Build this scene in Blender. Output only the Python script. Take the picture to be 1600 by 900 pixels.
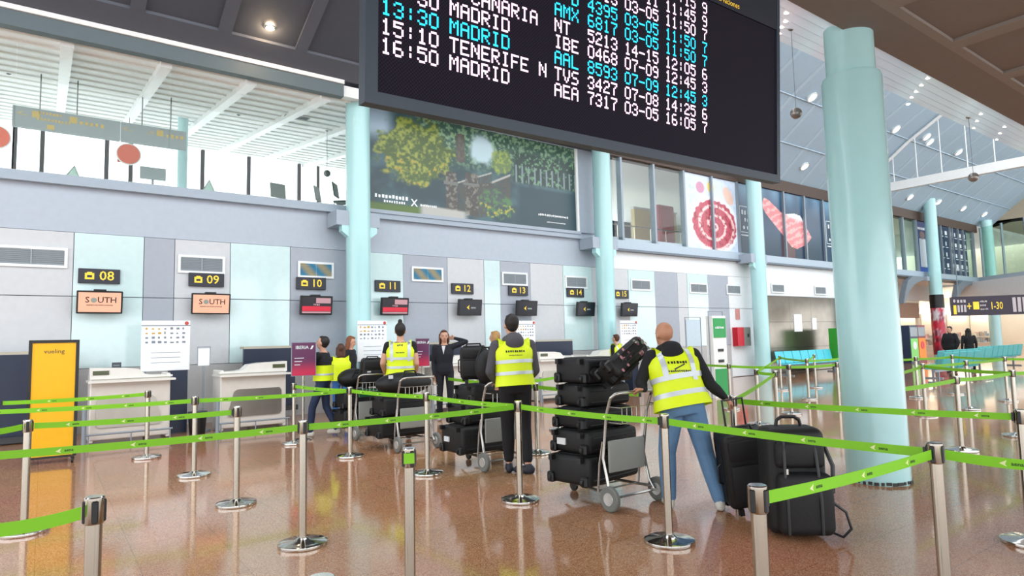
import bpy, bmesh, math, random
import numpy as np
from mathutils import Vector, Matrix, Euler
from mathutils.bvhtree import BVHTree

for _o in list(bpy.data.objects):
    bpy.data.objects.remove(_o, do_unlink=True)
SC = bpy.context.scene
COL = SC.collection
rnd = random.Random(7)

# ------------------------------------------------------------------ camera
# world: X runs along the check-in wall, Y towards it, Z up
FPX, EYE = 1000.0, 1.54
_yaw, _pit, _rol = [math.radians(a) for a in (36.25, 4.72, -1.33)]
FWD = np.array([math.sin(_yaw)*math.cos(_pit), math.cos(_yaw)*math.cos(_pit), math.sin(_pit)])
_rt = np.array([math.cos(_yaw), -math.sin(_yaw), 0.0]); _up = np.cross(_rt, FWD)
RT = math.cos(_rol)*_rt + math.sin(_rol)*_up
UP = -math.sin(_rol)*_rt + math.cos(_rol)*_up
CAMP = np.array([0, 0, EYE])
cam = bpy.data.cameras.new('camera'); camo = bpy.data.objects.new('camera', cam); COL.objects.link(camo)
cam.sensor_width = 36; cam.sensor_fit = 'HORIZONTAL'; cam.lens = FPX/1600*36; cam.clip_end = 300
camo.matrix_world = Matrix(((RT[0], UP[0], -FWD[0], 0), (RT[1], UP[1], -FWD[1], 0), (RT[2], UP[2], -FWD[2], EYE), (0, 0, 0, 1)))
SC.camera = camo

# ------------------------------------------------------------------ light
world = bpy.data.worlds.new('daylight'); SC.world = world; world.use_nodes = True
bg = world.node_tree.nodes['Background']; bg.inputs[0].default_value = (0.93, 0.97, 1.0, 1); bg.inputs[1].default_value = 2.6
vs = SC.view_settings
vs.view_transform = 'Standard'; vs.look = 'None'; vs.gamma = 1; vs.use_curve_mapping = False
vs.exposure = 0.2

# ------------------------------------------------------------------ measuring helpers
def ray(x, y): return RT*(x-800) - UP*(y-450) + FWD*FPX
def gnd(x, y, z=0.0):
    d = ray(x, y); return CAMP + d*(z-EYE)/d[2]
def wl(x, y, Y):
    d = ray(x, y); return CAMP + d*Y/d[1]

# ------------------------------------------------------------------ materials
def lin(h):
    if not isinstance(h, str): return tuple(h)
    h = h.lstrip('#'); o = []
    for i in (0, 2, 4):
        c = int(h[i:i+2], 16)/255; o.append(c/12.92 if c <= .04045 else ((c+.055)/1.055)**2.4)
    return tuple(o)
MATS = {}
def mat(name, col='#808080', rough=.5, metal=0, var=0.06, scale=8, bump=0, emit=0, spec=.5, alpha=None, coat=0):
    if name in MATS: return MATS[name]
    m = bpy.data.materials.new(name); m.use_nodes = True; nt = m.node_tree; N = nt.nodes; b = N['Principled BSDF']
    c = lin(col)
    b.inputs['Roughness'].default_value = rough; b.inputs['Metallic'].default_value = metal
    b.inputs['Specular IOR Level'].default_value = spec
    if coat: b.inputs['Coat Weight'].default_value = coat; b.inputs['Coat Roughness'].default_value = .05
    tc = N.new('ShaderNodeTexCoord'); ns = N.new('ShaderNodeTexNoise')
    ns.inputs['Scale'].default_value = scale; ns.inputs['Detail'].default_value = 3
    nt.links.new(tc.outputs['Object'], ns.inputs['Vector'])
    mx = N.new('ShaderNodeMix'); mx.data_type = 'RGBA'
    mx.inputs['A'].default_value = (*[max(0, x*(1-var)) for x in c], 1)
    mx.inputs['B'].default_value = (*[min(1, x*(1+var)) for x in c], 1)
    nt.links.new(ns.outputs['Fac'], mx.inputs['Factor'])
    nt.links.new(mx.outputs['Result'], b.inputs['Base Color'])
    if bump:
        bp = N.new('ShaderNodeBump'); bp.inputs['Strength'].default_value = bump; bp.inputs['Distance'].default_value = .01
        nt.links.new(ns.outputs['Fac'], bp.inputs['Height']); nt.links.new(bp.outputs['Normal'], b.inputs['Normal'])
    if emit:
        b.inputs['Emission Color'].default_value = (*c, 1); b.inputs['Emission Strength'].default_value = emit
    MATS[name] = m; return m
def glass_mat(name, tint='#e8f4f2', refl=.12):
    if name in MATS: return MATS[name]
    m = bpy.data.materials.new(name); m.use_nodes = True; nt = m.node_tree; N = nt.nodes
    N.remove(N['Principled BSDF']); out = N['Material Output']
    tr = N.new('ShaderNodeBsdfTransparent'); tr.inputs[0].default_value = (*lin(tint), 1)
    gl = N.new('ShaderNodeBsdfGlossy'); gl.inputs['Roughness'].default_value = .02
    lw = N.new('ShaderNodeLayerWeight'); lw.inputs[0].default_value = .5
    pw = N.new('ShaderNodeMath'); pw.operation = 'POWER'; pw.inputs[1].default_value = 4; nt.links.new(lw.outputs['Facing'], pw.inputs[0])
    fr = N.new('ShaderNodeMath'); fr.operation = 'MULTIPLY_ADD'; fr.inputs[1].default_value = .7; fr.inputs[2].default_value = .03; nt.links.new(pw.outputs[0], fr.inputs[0])
    mx = N.new('ShaderNodeMixShader')
    nt.links.new(fr.outputs[0], mx.inputs[0]); nt.links.new(tr.outputs[0], mx.inputs[1]); nt.links.new(gl.outputs[0], mx.inputs[2])
    nt.links.new(mx.outputs[0], out.inputs[0]); MATS[name] = m; return m
def attr_mat(name, rough=.35, emit=0):
    if name in MATS: return MATS[name]
    m = bpy.data.materials.new(name); m.use_nodes = True; nt = m.node_tree; b = nt.nodes['Principled BSDF']
    a = nt.nodes.new('ShaderNodeAttribute'); a.attribute_name = 'print'
    nt.links.new(a.outputs['Color'], b.inputs['Base Color']); b.inputs['Roughness'].default_value = rough
    if emit:
        nt.links.new(a.outputs['Color'], b.inputs['Emission Color']); b.inputs['Emission Strength'].default_value = emit
    MATS[name] = m; return m
def floor_mat():
    m = bpy.data.materials.new('polished_granite'); m.use_nodes = True; nt = m.node_tree; N = nt.nodes; L = nt.links; b = N['Principled BSDF']
    tc = N.new('ShaderNodeTexCoord')
    v = N.new('ShaderNodeTexVoronoi'); v.inputs['Scale'].default_value = 190; L.new(tc.outputs['Object'], v.inputs['Vector'])
    r = N.new('ShaderNodeValToRGB'); e = r.color_ramp.elements
    e[0].color = (*lin('#9a6242'), 1); e[1].color = (*lin('#dab090'), 1); e[0].position = .05; e[1].position = .95
    x = e.new(.35); x.color = (*lin('#b57a54'), 1); x = e.new(.7); x.color = (*lin('#cd9a74'), 1)
    sep = N.new('ShaderNodeSeparateColor'); L.new(v.outputs['Color'], sep.inputs[0]); L.new(sep.outputs[0], r.inputs[0])
    n2 = N.new('ShaderNodeTexNoise'); n2.inputs['Scale'].default_value = .55; n2.inputs['Detail'].default_value = 4; L.new(tc.outputs['Object'], n2.inputs['Vector'])
    mx = N.new('ShaderNodeMix'); mx.data_type = 'RGBA'; mx.blend_type = 'MULTIPLY'; mx.inputs['Factor'].default_value = .35
    L.new(r.outputs[0], mx.inputs['A']); L.new(n2.outputs['Color'], mx.inputs['B'])
    br = N.new('ShaderNodeTexBrick'); br.offset = 0; br.inputs['Scale'].default_value = 1; br.inputs['Brick Width'].default_value = .6; br.inputs['Row Height'].default_value = .6
    br.inputs['Mortar Size'].default_value = .0025; br.inputs['Color1'].default_value = (1, 1, 1, 1); br.inputs['Color2'].default_value = (.93, .93, .93, 1); br.inputs['Mortar'].default_value = (.62, .6, .58, 1)
    L.new(tc.outputs['Object'], br.inputs['Vector'])
    m2 = N.new('ShaderNodeMix'); m2.data_type = 'RGBA'; m2.blend_type = 'MULTIPLY'; m2.inputs['Factor'].default_value = 1
    L.new(mx.outputs['Result'], m2.inputs['A']); L.new(br.outputs['Color'], m2.inputs['B']); L.new(m2.outputs['Result'], b.inputs['Base Color'])
    rr = N.new('ShaderNodeMapRange'); rr.inputs['To Min'].default_value = .05; rr.inputs['To Max'].default_value = .13
    L.new(n2.outputs['Fac'], rr.inputs['Value']); L.new(rr.outputs[0], b.inputs['Roughness'])
    b.inputs['Specular IOR Level'].default_value = .6
    MATS['floor'] = m; return m

# ------------------------------------------------------------------ mesh builder
class MB:
    def __init__(s): s.v = []; s.f = []
    def add(s, vs, fs, M=None):
        o = len(s.v)
        if M is not None: vs = [M @ Vector(v) for v in vs]
        s.v += [tuple(v) for v in vs]; s.f += [tuple(i+o for i in f) for f in fs]; return s
    def box(s, c, sz, R=None):
        x, y, z = [a/2 for a in sz]; c = Vector(c)
        vs = [Vector((i*x, j*y, k*z)) for i in (-1, 1) for j in (-1, 1) for k in (-1, 1)]
        vs = [(R @ v if R is not None else v)+c for v in vs]
        return s.add(vs, [(0, 1, 3, 2), (4, 6, 7, 5), (0, 4, 5, 1), (2, 3, 7, 6), (0, 2, 6, 4), (1, 5, 7, 3)])
    def b2(s, lo, hi): return s.box([(a+b)/2 for a, b in zip(lo, hi)], [abs(b-a) for a, b in zip(lo, hi)])
    def rbox(s, c, sz, r=.02, seg=2, R=None):
        bm = bmesh.new(); bmesh.ops.create_cube(bm, size=1)
        for v in bm.verts: v.co = Vector((v.co.x*sz[0], v.co.y*sz[1], v.co.z*sz[2]))
        bmesh.ops.bevel(bm, geom=bm.edges[:], offset=min(r, min(sz)*.49), segments=seg, affect='EDGES', profile=.5)
        bm.verts.index_update(); c = Vector(c)
        s.add([(R @ v.co if R is not None else v.co)+c for v in bm.verts], [[v.index for v in f.verts] for f in bm.faces]); bm.free(); return s
    def cyl(s, a, b, ra, rb=None, n=12, cap=True):
        rb = ra if rb is None else rb; a = Vector(a); b = Vector(b); d = (b-a).normalized()
        t = Vector((0, 0, 1)) if abs(d.z) < .9 else Vector((1, 0, 0)); u = d.cross(t).normalized(); w = d.cross(u)
        vs = []
        for p, r in ((a, ra), (b, rb)):
            vs += [p+(u*math.cos(2*math.pi*i/n)+w*math.sin(2*math.pi*i/n))*r for i in range(n)]
        fs = [(i, (i+1) % n, n+(i+1) % n, n+i) for i in range(n)]
        if cap: fs += [tuple(range(n))[::-1], tuple(range(n, 2*n))]
        return s.add(vs, fs)
    def tube(s, pts, r, n=8, cap=True):
        P = [Vector(p) for p in pts]; vs = []; m = len(P); u = None
        for i, p in enumerate(P):
            d = ((P[min(i+1, m-1)]-p).normalized()+(p-P[max(i-1, 0)]).normalized()).normalized()
            if u is None:
                t = Vector((0, 0, 1)) if abs(d.z) < .9 else Vector((1, 0, 0)); u = d.cross(t).normalized()
            else: u = (u-d*u.dot(d)).normalized()
            w = d.cross(u); rr = r[i] if isinstance(r, (list, tuple)) else r
            vs += [p+(u*math.cos(2*math.pi*k/n)+w*math.sin(2*math.pi*k/n))*rr for k in range(n)]
        fs = [(i*n+k, i*n+(k+1) % n, (i+1)*n+(k+1) % n, (i+1)*n+k) for i in range(m-1) for k in range(n)]
        if cap: fs += [tuple(range(n))[::-1], tuple(range((m-1)*n, m*n))]
        return s.add(vs, fs)
    def lathe(s, prof, c=(0, 0, 0), n=24, axis='z'):
        vs = []; c = Vector(c)
        for r, z in prof:
            for k in range(n):
                a = 2*math.pi*k/n; p = (r*math.cos(a), r*math.sin(a), z)
                if axis == 'x': p = (p[2], p[0], p[1])
                if axis == 'y': p = (p[0], p[2], p[1])
                vs.append(Vector(p)+c)
        m = len(prof); fs = [(i*n+k, i*n+(k+1) % n, (i+1)*n+(k+1) % n, (i+1)*n+k) for i in range(m-1) for k in range(n)]
        fs += [tuple(range(n))[::-1], tuple(range((m-1)*n, m*n))]
        return s.add(vs, fs)
    def ball(s, c, r, n=14, R=None):
        if not isinstance(r, (tuple, list)): r = (r, r, r)
        m = n//2+1; vs = []; c = Vector(c)
        for i in range(1, m):
            th = math.pi*i/m
            for k in range(n):
                a = 2*math.pi*k/n; v = Vector((r[0]*math.sin(th)*math.cos(a), r[1]*math.sin(th)*math.sin(a), r[2]*math.cos(th)))
                vs.append((R @ v if R is not None else v)+c)
        q = m-1; fs = [(i*n+k, (i+1)*n+k, (i+1)*n+(k+1) % n, i*n+(k+1) % n) for i in range(q-1) for k in range(n)]
        t = Vector((0, 0, r[2])); t = R @ t if R is not None else t
        vs += [c+t, c-t]; fs += [(len(vs)-2, k, (k+1) % n) for k in range(n)]
        fs += [(len(vs)-1, (q-1)*n+(k+1) % n, (q-1)*n+k) for k in range(n)]
        return s.add(vs, fs)
    def loft(s, rings, cap=True):
        n = len(rings[0]); vs = [v for r in rings for v in r]; m = len(rings)
        fs = [(i*n+k, i*n+(k+1) % n, (i+1)*n+(k+1) % n, (i+1)*n+k) for i in range(m-1) for k in range(n)]
        if cap: fs += [tuple(range(n))[::-1], tuple(range((m-1)*n, m*n))]
        return s.add(vs, fs)
    def prism(s, poly, fn, d0, d1):
        n = len(poly); vs = [fn(x, y, d0) for x, y in poly]+[fn(x, y, d1) for x, y in poly]
        fs = [tuple(range(n))[::-1], tuple(range(n, 2*n))]+[(i, (i+1) % n, n+(i+1) % n, n+i) for i in range(n)]
        return s.add(vs, fs)
    def mesh(s, name):
        me = bpy.data.meshes.new(name); me.from_pydata(s.v, [], s.f); me.update()
        bm = bmesh.new(); bm.from_mesh(me); bmesh.ops.recalc_face_normals(bm, faces=bm.faces); bm.to_mesh(me); bm.free()
        return me
    def build(s, name, m, parent=None, smooth=False, kind=None):
        me = s.mesh(name); return mk(name, me, m, parent, smooth, kind)
def mk(name, me, m, parent=None, smooth=False, kind=None):
    if m is not None and len(me.materials) == 0: me.materials.append(m)
    if smooth:
        me.polygons.foreach_set('use_smooth', [True]*len(me.polygons))
        try: me.set_sharp_from_angle(angle=math.radians(42))
        except Exception: pass
    o = bpy.data.objects.new(name, me); COL.objects.link(o)
    if parent is not None: o.parent = parent
    if kind: o['kind'] = kind
    return o
def tag(o, label, cat, group=None):
    o['label'] = label; o['category'] = cat
    if group: o['group'] = group
    return o
def thing(name, label, cat, loc=(0, 0, 0), rotz=0, group=None, M=None):
    o = bpy.data.objects.new(name, None); COL.objects.link(o); o.empty_display_size = .1
    o.location = tuple(float(a) for a in loc); o.rotation_euler = (0, 0, rotz)
    if M is not None: o.matrix_world = M
    return tag(o, label, cat, group)
def struct(o): o['kind'] = 'structure'; return o
def sempty(name, loc=(0, 0, 0)):
    o = bpy.data.objects.new(name, None); COL.objects.link(o); o.location = loc; o['kind'] = 'structure'; return o

_TXT = {}
def text_geo(txt, size=1.0, align='CENTER', bold=0.0):
    k = (txt, align, bold)
    if k not in _TXT:
        cu = bpy.data.curves.new('t', 'FONT'); cu.body = txt; cu.size = 1; cu.align_x = align; cu.align_y = 'CENTER'
        cu.fill_mode = 'FRONT'; cu.resolution_u = 2; cu.offset = bold
        ob = bpy.data.objects.new('t', cu); COL.objects.link(ob)
        bpy.context.view_layer.update(); dg = bpy.context.evaluated_depsgraph_get()
        me = bpy.data.meshes.new_from_object(ob.evaluated_get(dg))
        _TXT[k] = ([v.co.copy() for v in me.vertices], [tuple(p.vertices) for p in me.polygons])
        bpy.data.objects.remove(ob); bpy.data.meshes.remove(me); bpy.data.curves.remove(cu)
    v, f = _TXT[k]
    return [c*size for c in v], f
def put_text(mb, txt, size, o, ux, uy, align='CENTER', bold=0.0, sx=1.0):
    v, f = text_geo(txt, size, align, bold); o = Vector(o); ux = Vector(ux); uy = Vector(uy)
    return mb.add([o+ux*(c.x*sx)+uy*c.y for c in v], f)
def smudge(mb, n, size, o, ux, uy, align='CENTER'):
    """print too blurred to read in the photo: n small uneven strokes in a line instead of letters"""
    r = random.Random(n*31+int(size*1000)); o = Vector(o); ux = Vector(ux); uy = Vector(uy); w = size*.62
    x = -n*w/2 if align == 'CENTER' else 0.0
    for i in range(n):
        a = w*(.5+.25*r.random()); lo = -size*(.2+.12*r.random()); hi = size*(.2+.16*r.random())
        mb.add([o+ux*x+uy*lo, o+ux*(x+a)+uy*lo, o+ux*(x+a)+uy*hi, o+ux*x+uy*hi], [(0, 1, 2, 3)]); x += w
    return mb
XW, ZW = (1, 0, 0), (0, 0, 1)          # writing directions on surfaces that face the hall

def vnoise(x, y, seed=0, octv=4):
    out = np.zeros_like(x); amp = 1.0; tot = 0
    for o in range(octv):
        g = np.random.RandomState(seed+o).rand(64, 64); X = x*2**o; Y = y*2**o
        xi = np.floor(X).astype(int); yi = np.floor(Y).astype(int); fx = X-xi; fy = Y-yi
        fx = fx*fx*(3-2*fx); fy = fy*fy*(3-2*fy)
        a = g[xi % 64, yi % 64]; b = g[(xi+1) % 64, yi % 64]; c = g[xi % 64, (yi+1) % 64]; d = g[(xi+1) % 64, (yi+1) % 64]
        out += amp*((a*(1-fx)+b*fx)*(1-fy)+(c*(1-fx)+d*fx)*fy); tot += amp; amp *= .55
    return out/tot
def srgb_arr(c):
    c = np.clip(c, 0, 1); return np.where(c <= .04045, c/12.92, ((c+.055)/1.055)**2.4)
def printed(name, parent, x0, x1, z0, z1, Y, nx, ny, fn, m, thick=.02):
    """a flat printed sheet: front grid carries the print, with a thin back"""
    u, v = np.meshgrid(np.linspace(0, 1, nx), np.linspace(0, 1, ny)); col = srgb_arr(fn(u, v))
    vs = np.stack([x0+(x1-x0)*u, np.full_like(u, Y), z0+(z1-z0)*v], -1).reshape(-1, 3)
    idx = np.arange(nx*ny).reshape(ny, nx)
    fs = np.stack([idx[:-1, :-1], idx[:-1, 1:], idx[1:, 1:], idx[1:, :-1]], -1).reshape(-1, 4)
    nb = len(vs); back = [(x0, Y+thick, z0), (x1, Y+thick, z0), (x1, Y+thick, z1), (x0, Y+thick, z1)]
    me = bpy.data.meshes.new(name); me.from_pydata([tuple(p) for p in vs]+back, [], [tuple(f) for f in fs]+[(nb+3, nb+2, nb+1, nb)]); me.update()
    a = me.color_attributes.new('print', 'FLOAT_COLOR', 'POINT')
    full = np.ones((nb+4, 4)); full[:nb, :3] = col.reshape(-1, 3); full[nb:, :3] = .3
    a.data.foreach_set('color', full.ravel())
    return mk(name, me, m, parent)
def mixc(a, b, t): return a*(1-t[..., None])+np.array(b)*t[..., None]
def rgb(h): h = h.lstrip('#'); return np.array([int(h[i:i+2], 16)/255 for i in (0, 2, 4)])
def step(x, a, b): t = np.clip((x-a)/(b-a), 0, 1); return t*t*(3-2*t)
# ================================================================== THE SETTING
YW = 14.6                                   # face of the check-in wall
YH = 13.45                                  # header line and lower edge of the dark roof
M_grey1 = mat('panel_light_grey', '#c9ccd0', .45)
M_grey2 = mat('panel_mid_grey', '#a4abb6', .45)
M_mint = mat('panel_mint_glass', '#cfe6e7', .12, spec=.6, coat=.4)
M_white = mat('wall_white', '#e4e7ea', .5)
M_blue = mat('wall_band_blue_grey', '#b0bac7', .5)
M_ledge = mat('ledge_painted_metal', '#9fabb8', .4)
M_dark = mat('ceiling_dim_grey', '#50545f', .7)  # weaker light on the left roof put into this darker grey
M_dark2 = mat('ceiling_rib_grey', '#5b5f6a', .6)
M_soff = mat('soffit_brown_grey', '#7b736e', .75)
M_soff2 = mat('soffit_rib', '#8a837d', .7)
M_vault = mat('vault_blue_grey', '#a8bfd0', .6)
M_vault2 = mat('vault_rib_blue', '#b2c8d7', .55)
M_cyan = mat('column_mint_paint', '#aedbdd', .25, spec=.55, var=.03, coat=.3)
M_white2 = mat('white_paint', '#eef0ef', .35)
M_chrome = mat('brushed_steel', '#b7b1a5', .16, 1, var=.02, scale=3)
M_polish = mat('polished_steel', '#c9c8c4', .1, 1, var=.05)
M_black = mat('black_plastic', '#121214', .4)
M_navy = mat('navy_laminate', '#1c2740', .4)
M_pane = glass_mat('clear_pane', '#fbfdfc')
M_pane_g = glass_mat('green_tint_pane', '#e9f6f0')
M_mull = mat('mullion_grey', '#8c97a1', .4, .3)
M_gal = mat('gallery_ceiling_white', '#fafcfa', .5)
M_brown = mat('brown_header', '#4d3a30', .6)
M_steelp = mat('stainless_cladding', '#8f877c', .2, .85, var=.25, scale=2.2)
M_tan = mat('tan_panel', '#a3806d', .5)
M_print = attr_mat('printed_sheet', .3)
M_printl = attr_mat('backlit_print', .3, .25)
M_lamp = mat('lamp_warm_glow', '#ffd9ae', .5, emit=14)
M_lamp_glint = mat('lamp_and_glint_glow', '#fff3e4', .5, emit=6)

o = MB().b2((-16, -10, -.15), (75, 26, 0)).build('floor', floor_mat()); struct(o)

# --- check-in wall with its panels
wall = sempty('wall_left', (0, YW, 0))
MB().b2((-9, .08, 0), (33.2, .3, 4.85)).build('wall_core', M_blue, wall)
MB().b2((-9, -.01, 3.79), (14.2, .08, 4.66)).build('upper_band', M_blue, wall)
MB().b2((14.2, -.01, 3.79), (23.3, .08, 4.42)).build('upper_band', M_white, wall)
MB().b2((23.2, -.01, 3.12), (33.2, .08, 4.42)).build('upper_band', M_white, wall)
MB().b2((-9, -.02, 0), (20.8, .08, 1.2)).build('lower_panel', mat('lower_grey', '#b4b3b3', .4), wall)
edges = [(-3.4, 'g'), (-1.9, 'm'), (-.68-.9, 'g'), (.42, 'm'), (1.58, 'h'), (2.13, 'g'), (3.2, 'm'), (4.47, 'h'), (5.9, 'm'), (7.29, 'h'), (8.58, 'g'), (9.74, 'm'), (10.28, 'h'),
         (11.35, 'g'), (12.6, 'm'), (13.78, 'g'), (15.41, 'm'), (16.68, 'h'), (17.87, 'g'), (18.39, 'm'), (19.55, 'h'), (20.79, 'w'), (22.6, 'm'), (23.2, None)]
pm = {'g': M_grey1, 'm': M_mint, 'h': M_grey2, 'w': M_white}
for (a, k), (b, _) in zip(edges, edges[1:]):
    zb = 0.02 if a > 20.7 else 1.21
    for z0, z1 in ((zb, 2.56), (2.575, 3.78)):
        MB().b2((a+.006, -.03 if k == 'm' else -.022, z0), (b-.006, .08, z1)).build('panel', pm[k], wall)
# stainless cladding to the right
for i in range(6):
    for z0, z1 in ((.02, 1.0), (1.01, 2.05), (2.06, 3.1)):
        MB().b2((23.22+i*1.66, -.03, z0), (23.21+(i+1)*1.66, .08, z1)).build('panel', M_steelp, wall)
# ledge / sill of the gallery opening
MB().b2((-9, -.16, 4.66), (5.9, .3, 4.74)).b2((-9, -.1, 4.74), (5.9, .3, 4.86)).build('trim_1', M_ledge)
struct(bpy.data.objects['trim_1'])
o = MB().b2((6.3, -.16+YW, 4.62), (13.3, .1+YW, 4.7)).b2((6.3, -.1+YW, 4.7), (13.3, .1+YW, 4.76)).b2((6.3, -.14+YW, 4.76), (13.3, .1+YW, 4.85)).build('trim_2', M_ledge); struct(o)
bpy.data.objects['trim_1'].location = (0, YW, 0)
# header over the opening: white light line and dark beam
o = MB().b2((-9, YH-.04, 7.38), (5.3, YH+.1, 7.47)).build('trim_3', M_white2); struct(o)
o = MB().b2((-9, YH, 7.1), (5.3, YH+.2, 7.38)).build('trim_4', mat('header_dark', '#5c6a70', .5)); struct(o)
# wall behind the garden poster
o = MB().b2((5.98, YW, 4.85), (14.0, YW+.25, 7.95)).build('wall_gallery', M_blue); struct(o)

# --- gallery (upper level) behind the opening
GB = 25.0
o = MB().b2((-9, YW+.3, 4.3), (44, GB, 4.45)).build('floor_gallery', mat('gallery_floor', '#eceeec', .3)); struct(o)

def galz(Y): return 7.14+(8.74-7.14)*(Y-YH)/(GB-YH)
gc = MB()
for x0, x1, y0 in ((-9, 5.95, YH+.1), (5.95, 14.2, YW+.26)):
    gc.add([(x0, y0, galz(y0)), (x1, y0, galz(y0)), (x1, GB+.4, galz(GB+.4)), (x0, GB+.4, galz(GB+.4)), (x0, y0, galz(y0)+.25), (x1, y0, galz(y0)+.25), (x1, GB+.4, galz(GB)+.3), (x0, GB+.4, galz(GB)+.3)],
           [(0, 1, 2, 3), (7, 6, 5, 4), (0, 4, 5, 1), (1, 5, 6, 2), (2, 6, 7, 3), (3, 7, 4, 0)])
gce = gc.build('ceiling_gallery', M_gal); struct(gce)
o = MB().b2((14.2, YW+.2, 8.0), (60, GB+.4, 8.9)).build('ceiling_gallery_right', M_gal); struct(o)
for i in range(19):                           # white slats that run along the hall
    Y = 13.9+i*.58
    MB().b2((-9, Y, galz(Y)-.035), (14 if Y > YW+.3 else 5.9, Y+.06, galz(Y)+.02)).build('slat', mat('slat_white', '#eef2ee', .5), gce)
for X in (-4.6, -3.0, -1.4, .2, 1.8, 3.4, 5.0, 6.6, 8.2):        # deep beams that run to the windows
    ys = YH+.3 if X < 5.8 else YW+.3
    MB().prism([(ys, galz(ys)), (GB, galz(GB)), (GB, galz(GB)-.14), (ys, galz(ys)-.14)], lambda a, b, d: (d, a, b), X-.1, X+.1).build('beam', M_white2, gce)
# back windows of the gallery
xs = [-6.6, -5.0, -3.4, -2.55, -.9, -.2, 1.55, 2.25, 3.85, 4.5, 6.1, 8.0, 8.75, 10.2, 11.8, 13.5, 15.2, 16.8, 18.4, 20.0, 22.0, 24.0, 26.0]
wn = 0
for a, b in zip(xs, xs[1:]):
    wn += 1
    w = sempty('window_%d' % wn, ((a+b)/2, GB, 4.45)); h = (b-a)/2
    fr = MB()
    for sx in (-h, h): fr.b2((sx-.06, -.06, 0), (sx+.06, .06, 4.27))
    fr.b2((-h, -.05, 1.55), (h, .05, 1.72)); fr.b2((-h, -.05, 0), (h, .05, .12))
    fr.build('window_frame', mat('gallery_mullion', '#d5dcda', .5), w)  # bars paled in colour to stand in for window glare
    for z0, z1 in ((.12, 1.55), (1.72, 4.27)): MB().b2((-h+.06, -.006, z0), (h-.06, .006, z1)).build('pane', M_pane, w)
o = MB().b2((26.1, GB-.1, 4.45), (60, GB+.2, 9)).build('wall_gallery_back', mat('gallery_back_wall', '#dfe0d6', .6)); struct(o)

# --- dark coffered roof above the left of the hall (rises away from the wall)

def rz(Y): return 7.46+.42*(YH-Y)
def slope_box(x0, x1, y0, y1, d0, d1, zf=rz):
    v = [(x, y, zf(y)+d) for x in (x0, x1) for y in (y0, y1) for d in (d0, d1)]
    return MB().add(v, [(0, 1, 3, 2), (4, 6, 7, 5), (0, 4, 5, 1), (2, 3, 7, 6), (0, 2, 6, 4), (1, 5, 7, 3)])
roof = struct(slope_box(-9, 14.5, 8.6, YH, .06, .3).build('ceiling', M_dark))
o = MB().b2((5.3, YH-.02, 7.5), (14.5, YW+.1, 7.7)).build('ceiling_edge', M_dark); struct(o)
for i in range(-4, 7):
    X = 2.69+1.48*i
    slope_box(X-.12, X+.12, 8.6, YH-.5, -.0, .08).build('rib', M_dark2, roof)
for Y in (YH-.5, YH-2.4, YH-4.2): slope_box(-9, 14.5, Y, Y+(.5 if Y == YH-.5 else .15), .004, .08).build('rib', M_dark2, roof)
# --- blue vaulted roof to the right
prof = [(YW, 7.95), (13.4, 9.0), (12.0, 10.05), (10.4, 11.0), (8.6, 11.8)]
def vz(Y):
    for (y1, z1), (y0, z0) in zip(prof, prof[1:]):
        if y0 <= Y <= y1: return z0+(z1-z0)*(Y-y0)/(y1-y0)
    return prof[-1][1]
V = MB(); n = len(prof)
V.add([(x, y, z+d) for x in (14.5, 48.5) for d in (0, .25) for y, z in prof],
      [(i, i+1, 2*n+i+1, 2*n+i) for i in range(n-1)]+[(n+i, n+i+1, 3*n+i+1, 3*n+i) for i in range(n-1)]+[(i, i+1, n+i+1, n+i) for i in range(n-1)]+[(2*n+i, 2*n+i+1, 3*n+i+1, 3*n+i) for i in range(n-1)])
vault = struct(V.build('ceiling_vault', M_vault))
for i in range(21):
    X = 15.0+1.605*i
    for (y1, z1), (y0, z0) in list(zip(prof, prof[1:]))[:5]:
        MB().add([(x, y, z+d) for x in (X-.09, X+.09) for d in (-.015, .02) for y, z in ((y1, z1), (y0, z0))],
                 [(0, 1, 3, 2), (4, 6, 7, 5), (0, 4, 5, 1), (2, 3, 7, 6), (0, 2, 6, 4), (1, 5, 7, 3)]).build('rib', M_vault2, vault)
for Y in (13.4, 12.0, 10.4, 8.6):
    MB().b2((14.5, Y-.07, vz(Y)-.012), (48.5, Y+.07, vz(Y)+.02)).build('rib', M_vault2, vault)
# --- low soffit over the near side with its glossy white strip
sof = struct(MB().b2((-9, -3.5, 4.84), (60, 3.22, 5.0)).build('ceiling_soffit', M_soff))
for X in [8.36+1.605*i for i in range(-3, 12)]: MB().b2((X-.12, -3.4, 4.8), (X+.12, 2.66, 4.86)).build('rib', M_soff2, sof)
for Y in (2.66, 1.0, -.7): MB().b2((-9, Y, 4.8), (60, Y+.1, 4.86)).build('rib', M_soff2, sof)
MB().b2((-9, 2.76, 4.8), (60, 3.22, 4.86)).build('rib', M_soff, sof)
strip = sempty('trim_5')
M_strip = mat('glossy_white_board', '#eef1f3', .15, var=.05, scale=3)
_nt = M_strip.node_tree; _tl = _nt.nodes.new('ShaderNodeBsdfTranslucent'); _tl.inputs[0].default_value = (.8, .84, .88, 1); _ms = _nt.nodes.new('ShaderNodeMixShader'); _ms.inputs[0].default_value = .3
_nt.links.new(_nt.nodes['Principled BSDF'].outputs[0], _ms.inputs[1]); _nt.links.new(_tl.outputs[0], _ms.inputs[2]); _nt.links.new(_ms.outputs[0], _nt.nodes['Material Output'].inputs[0])
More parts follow.
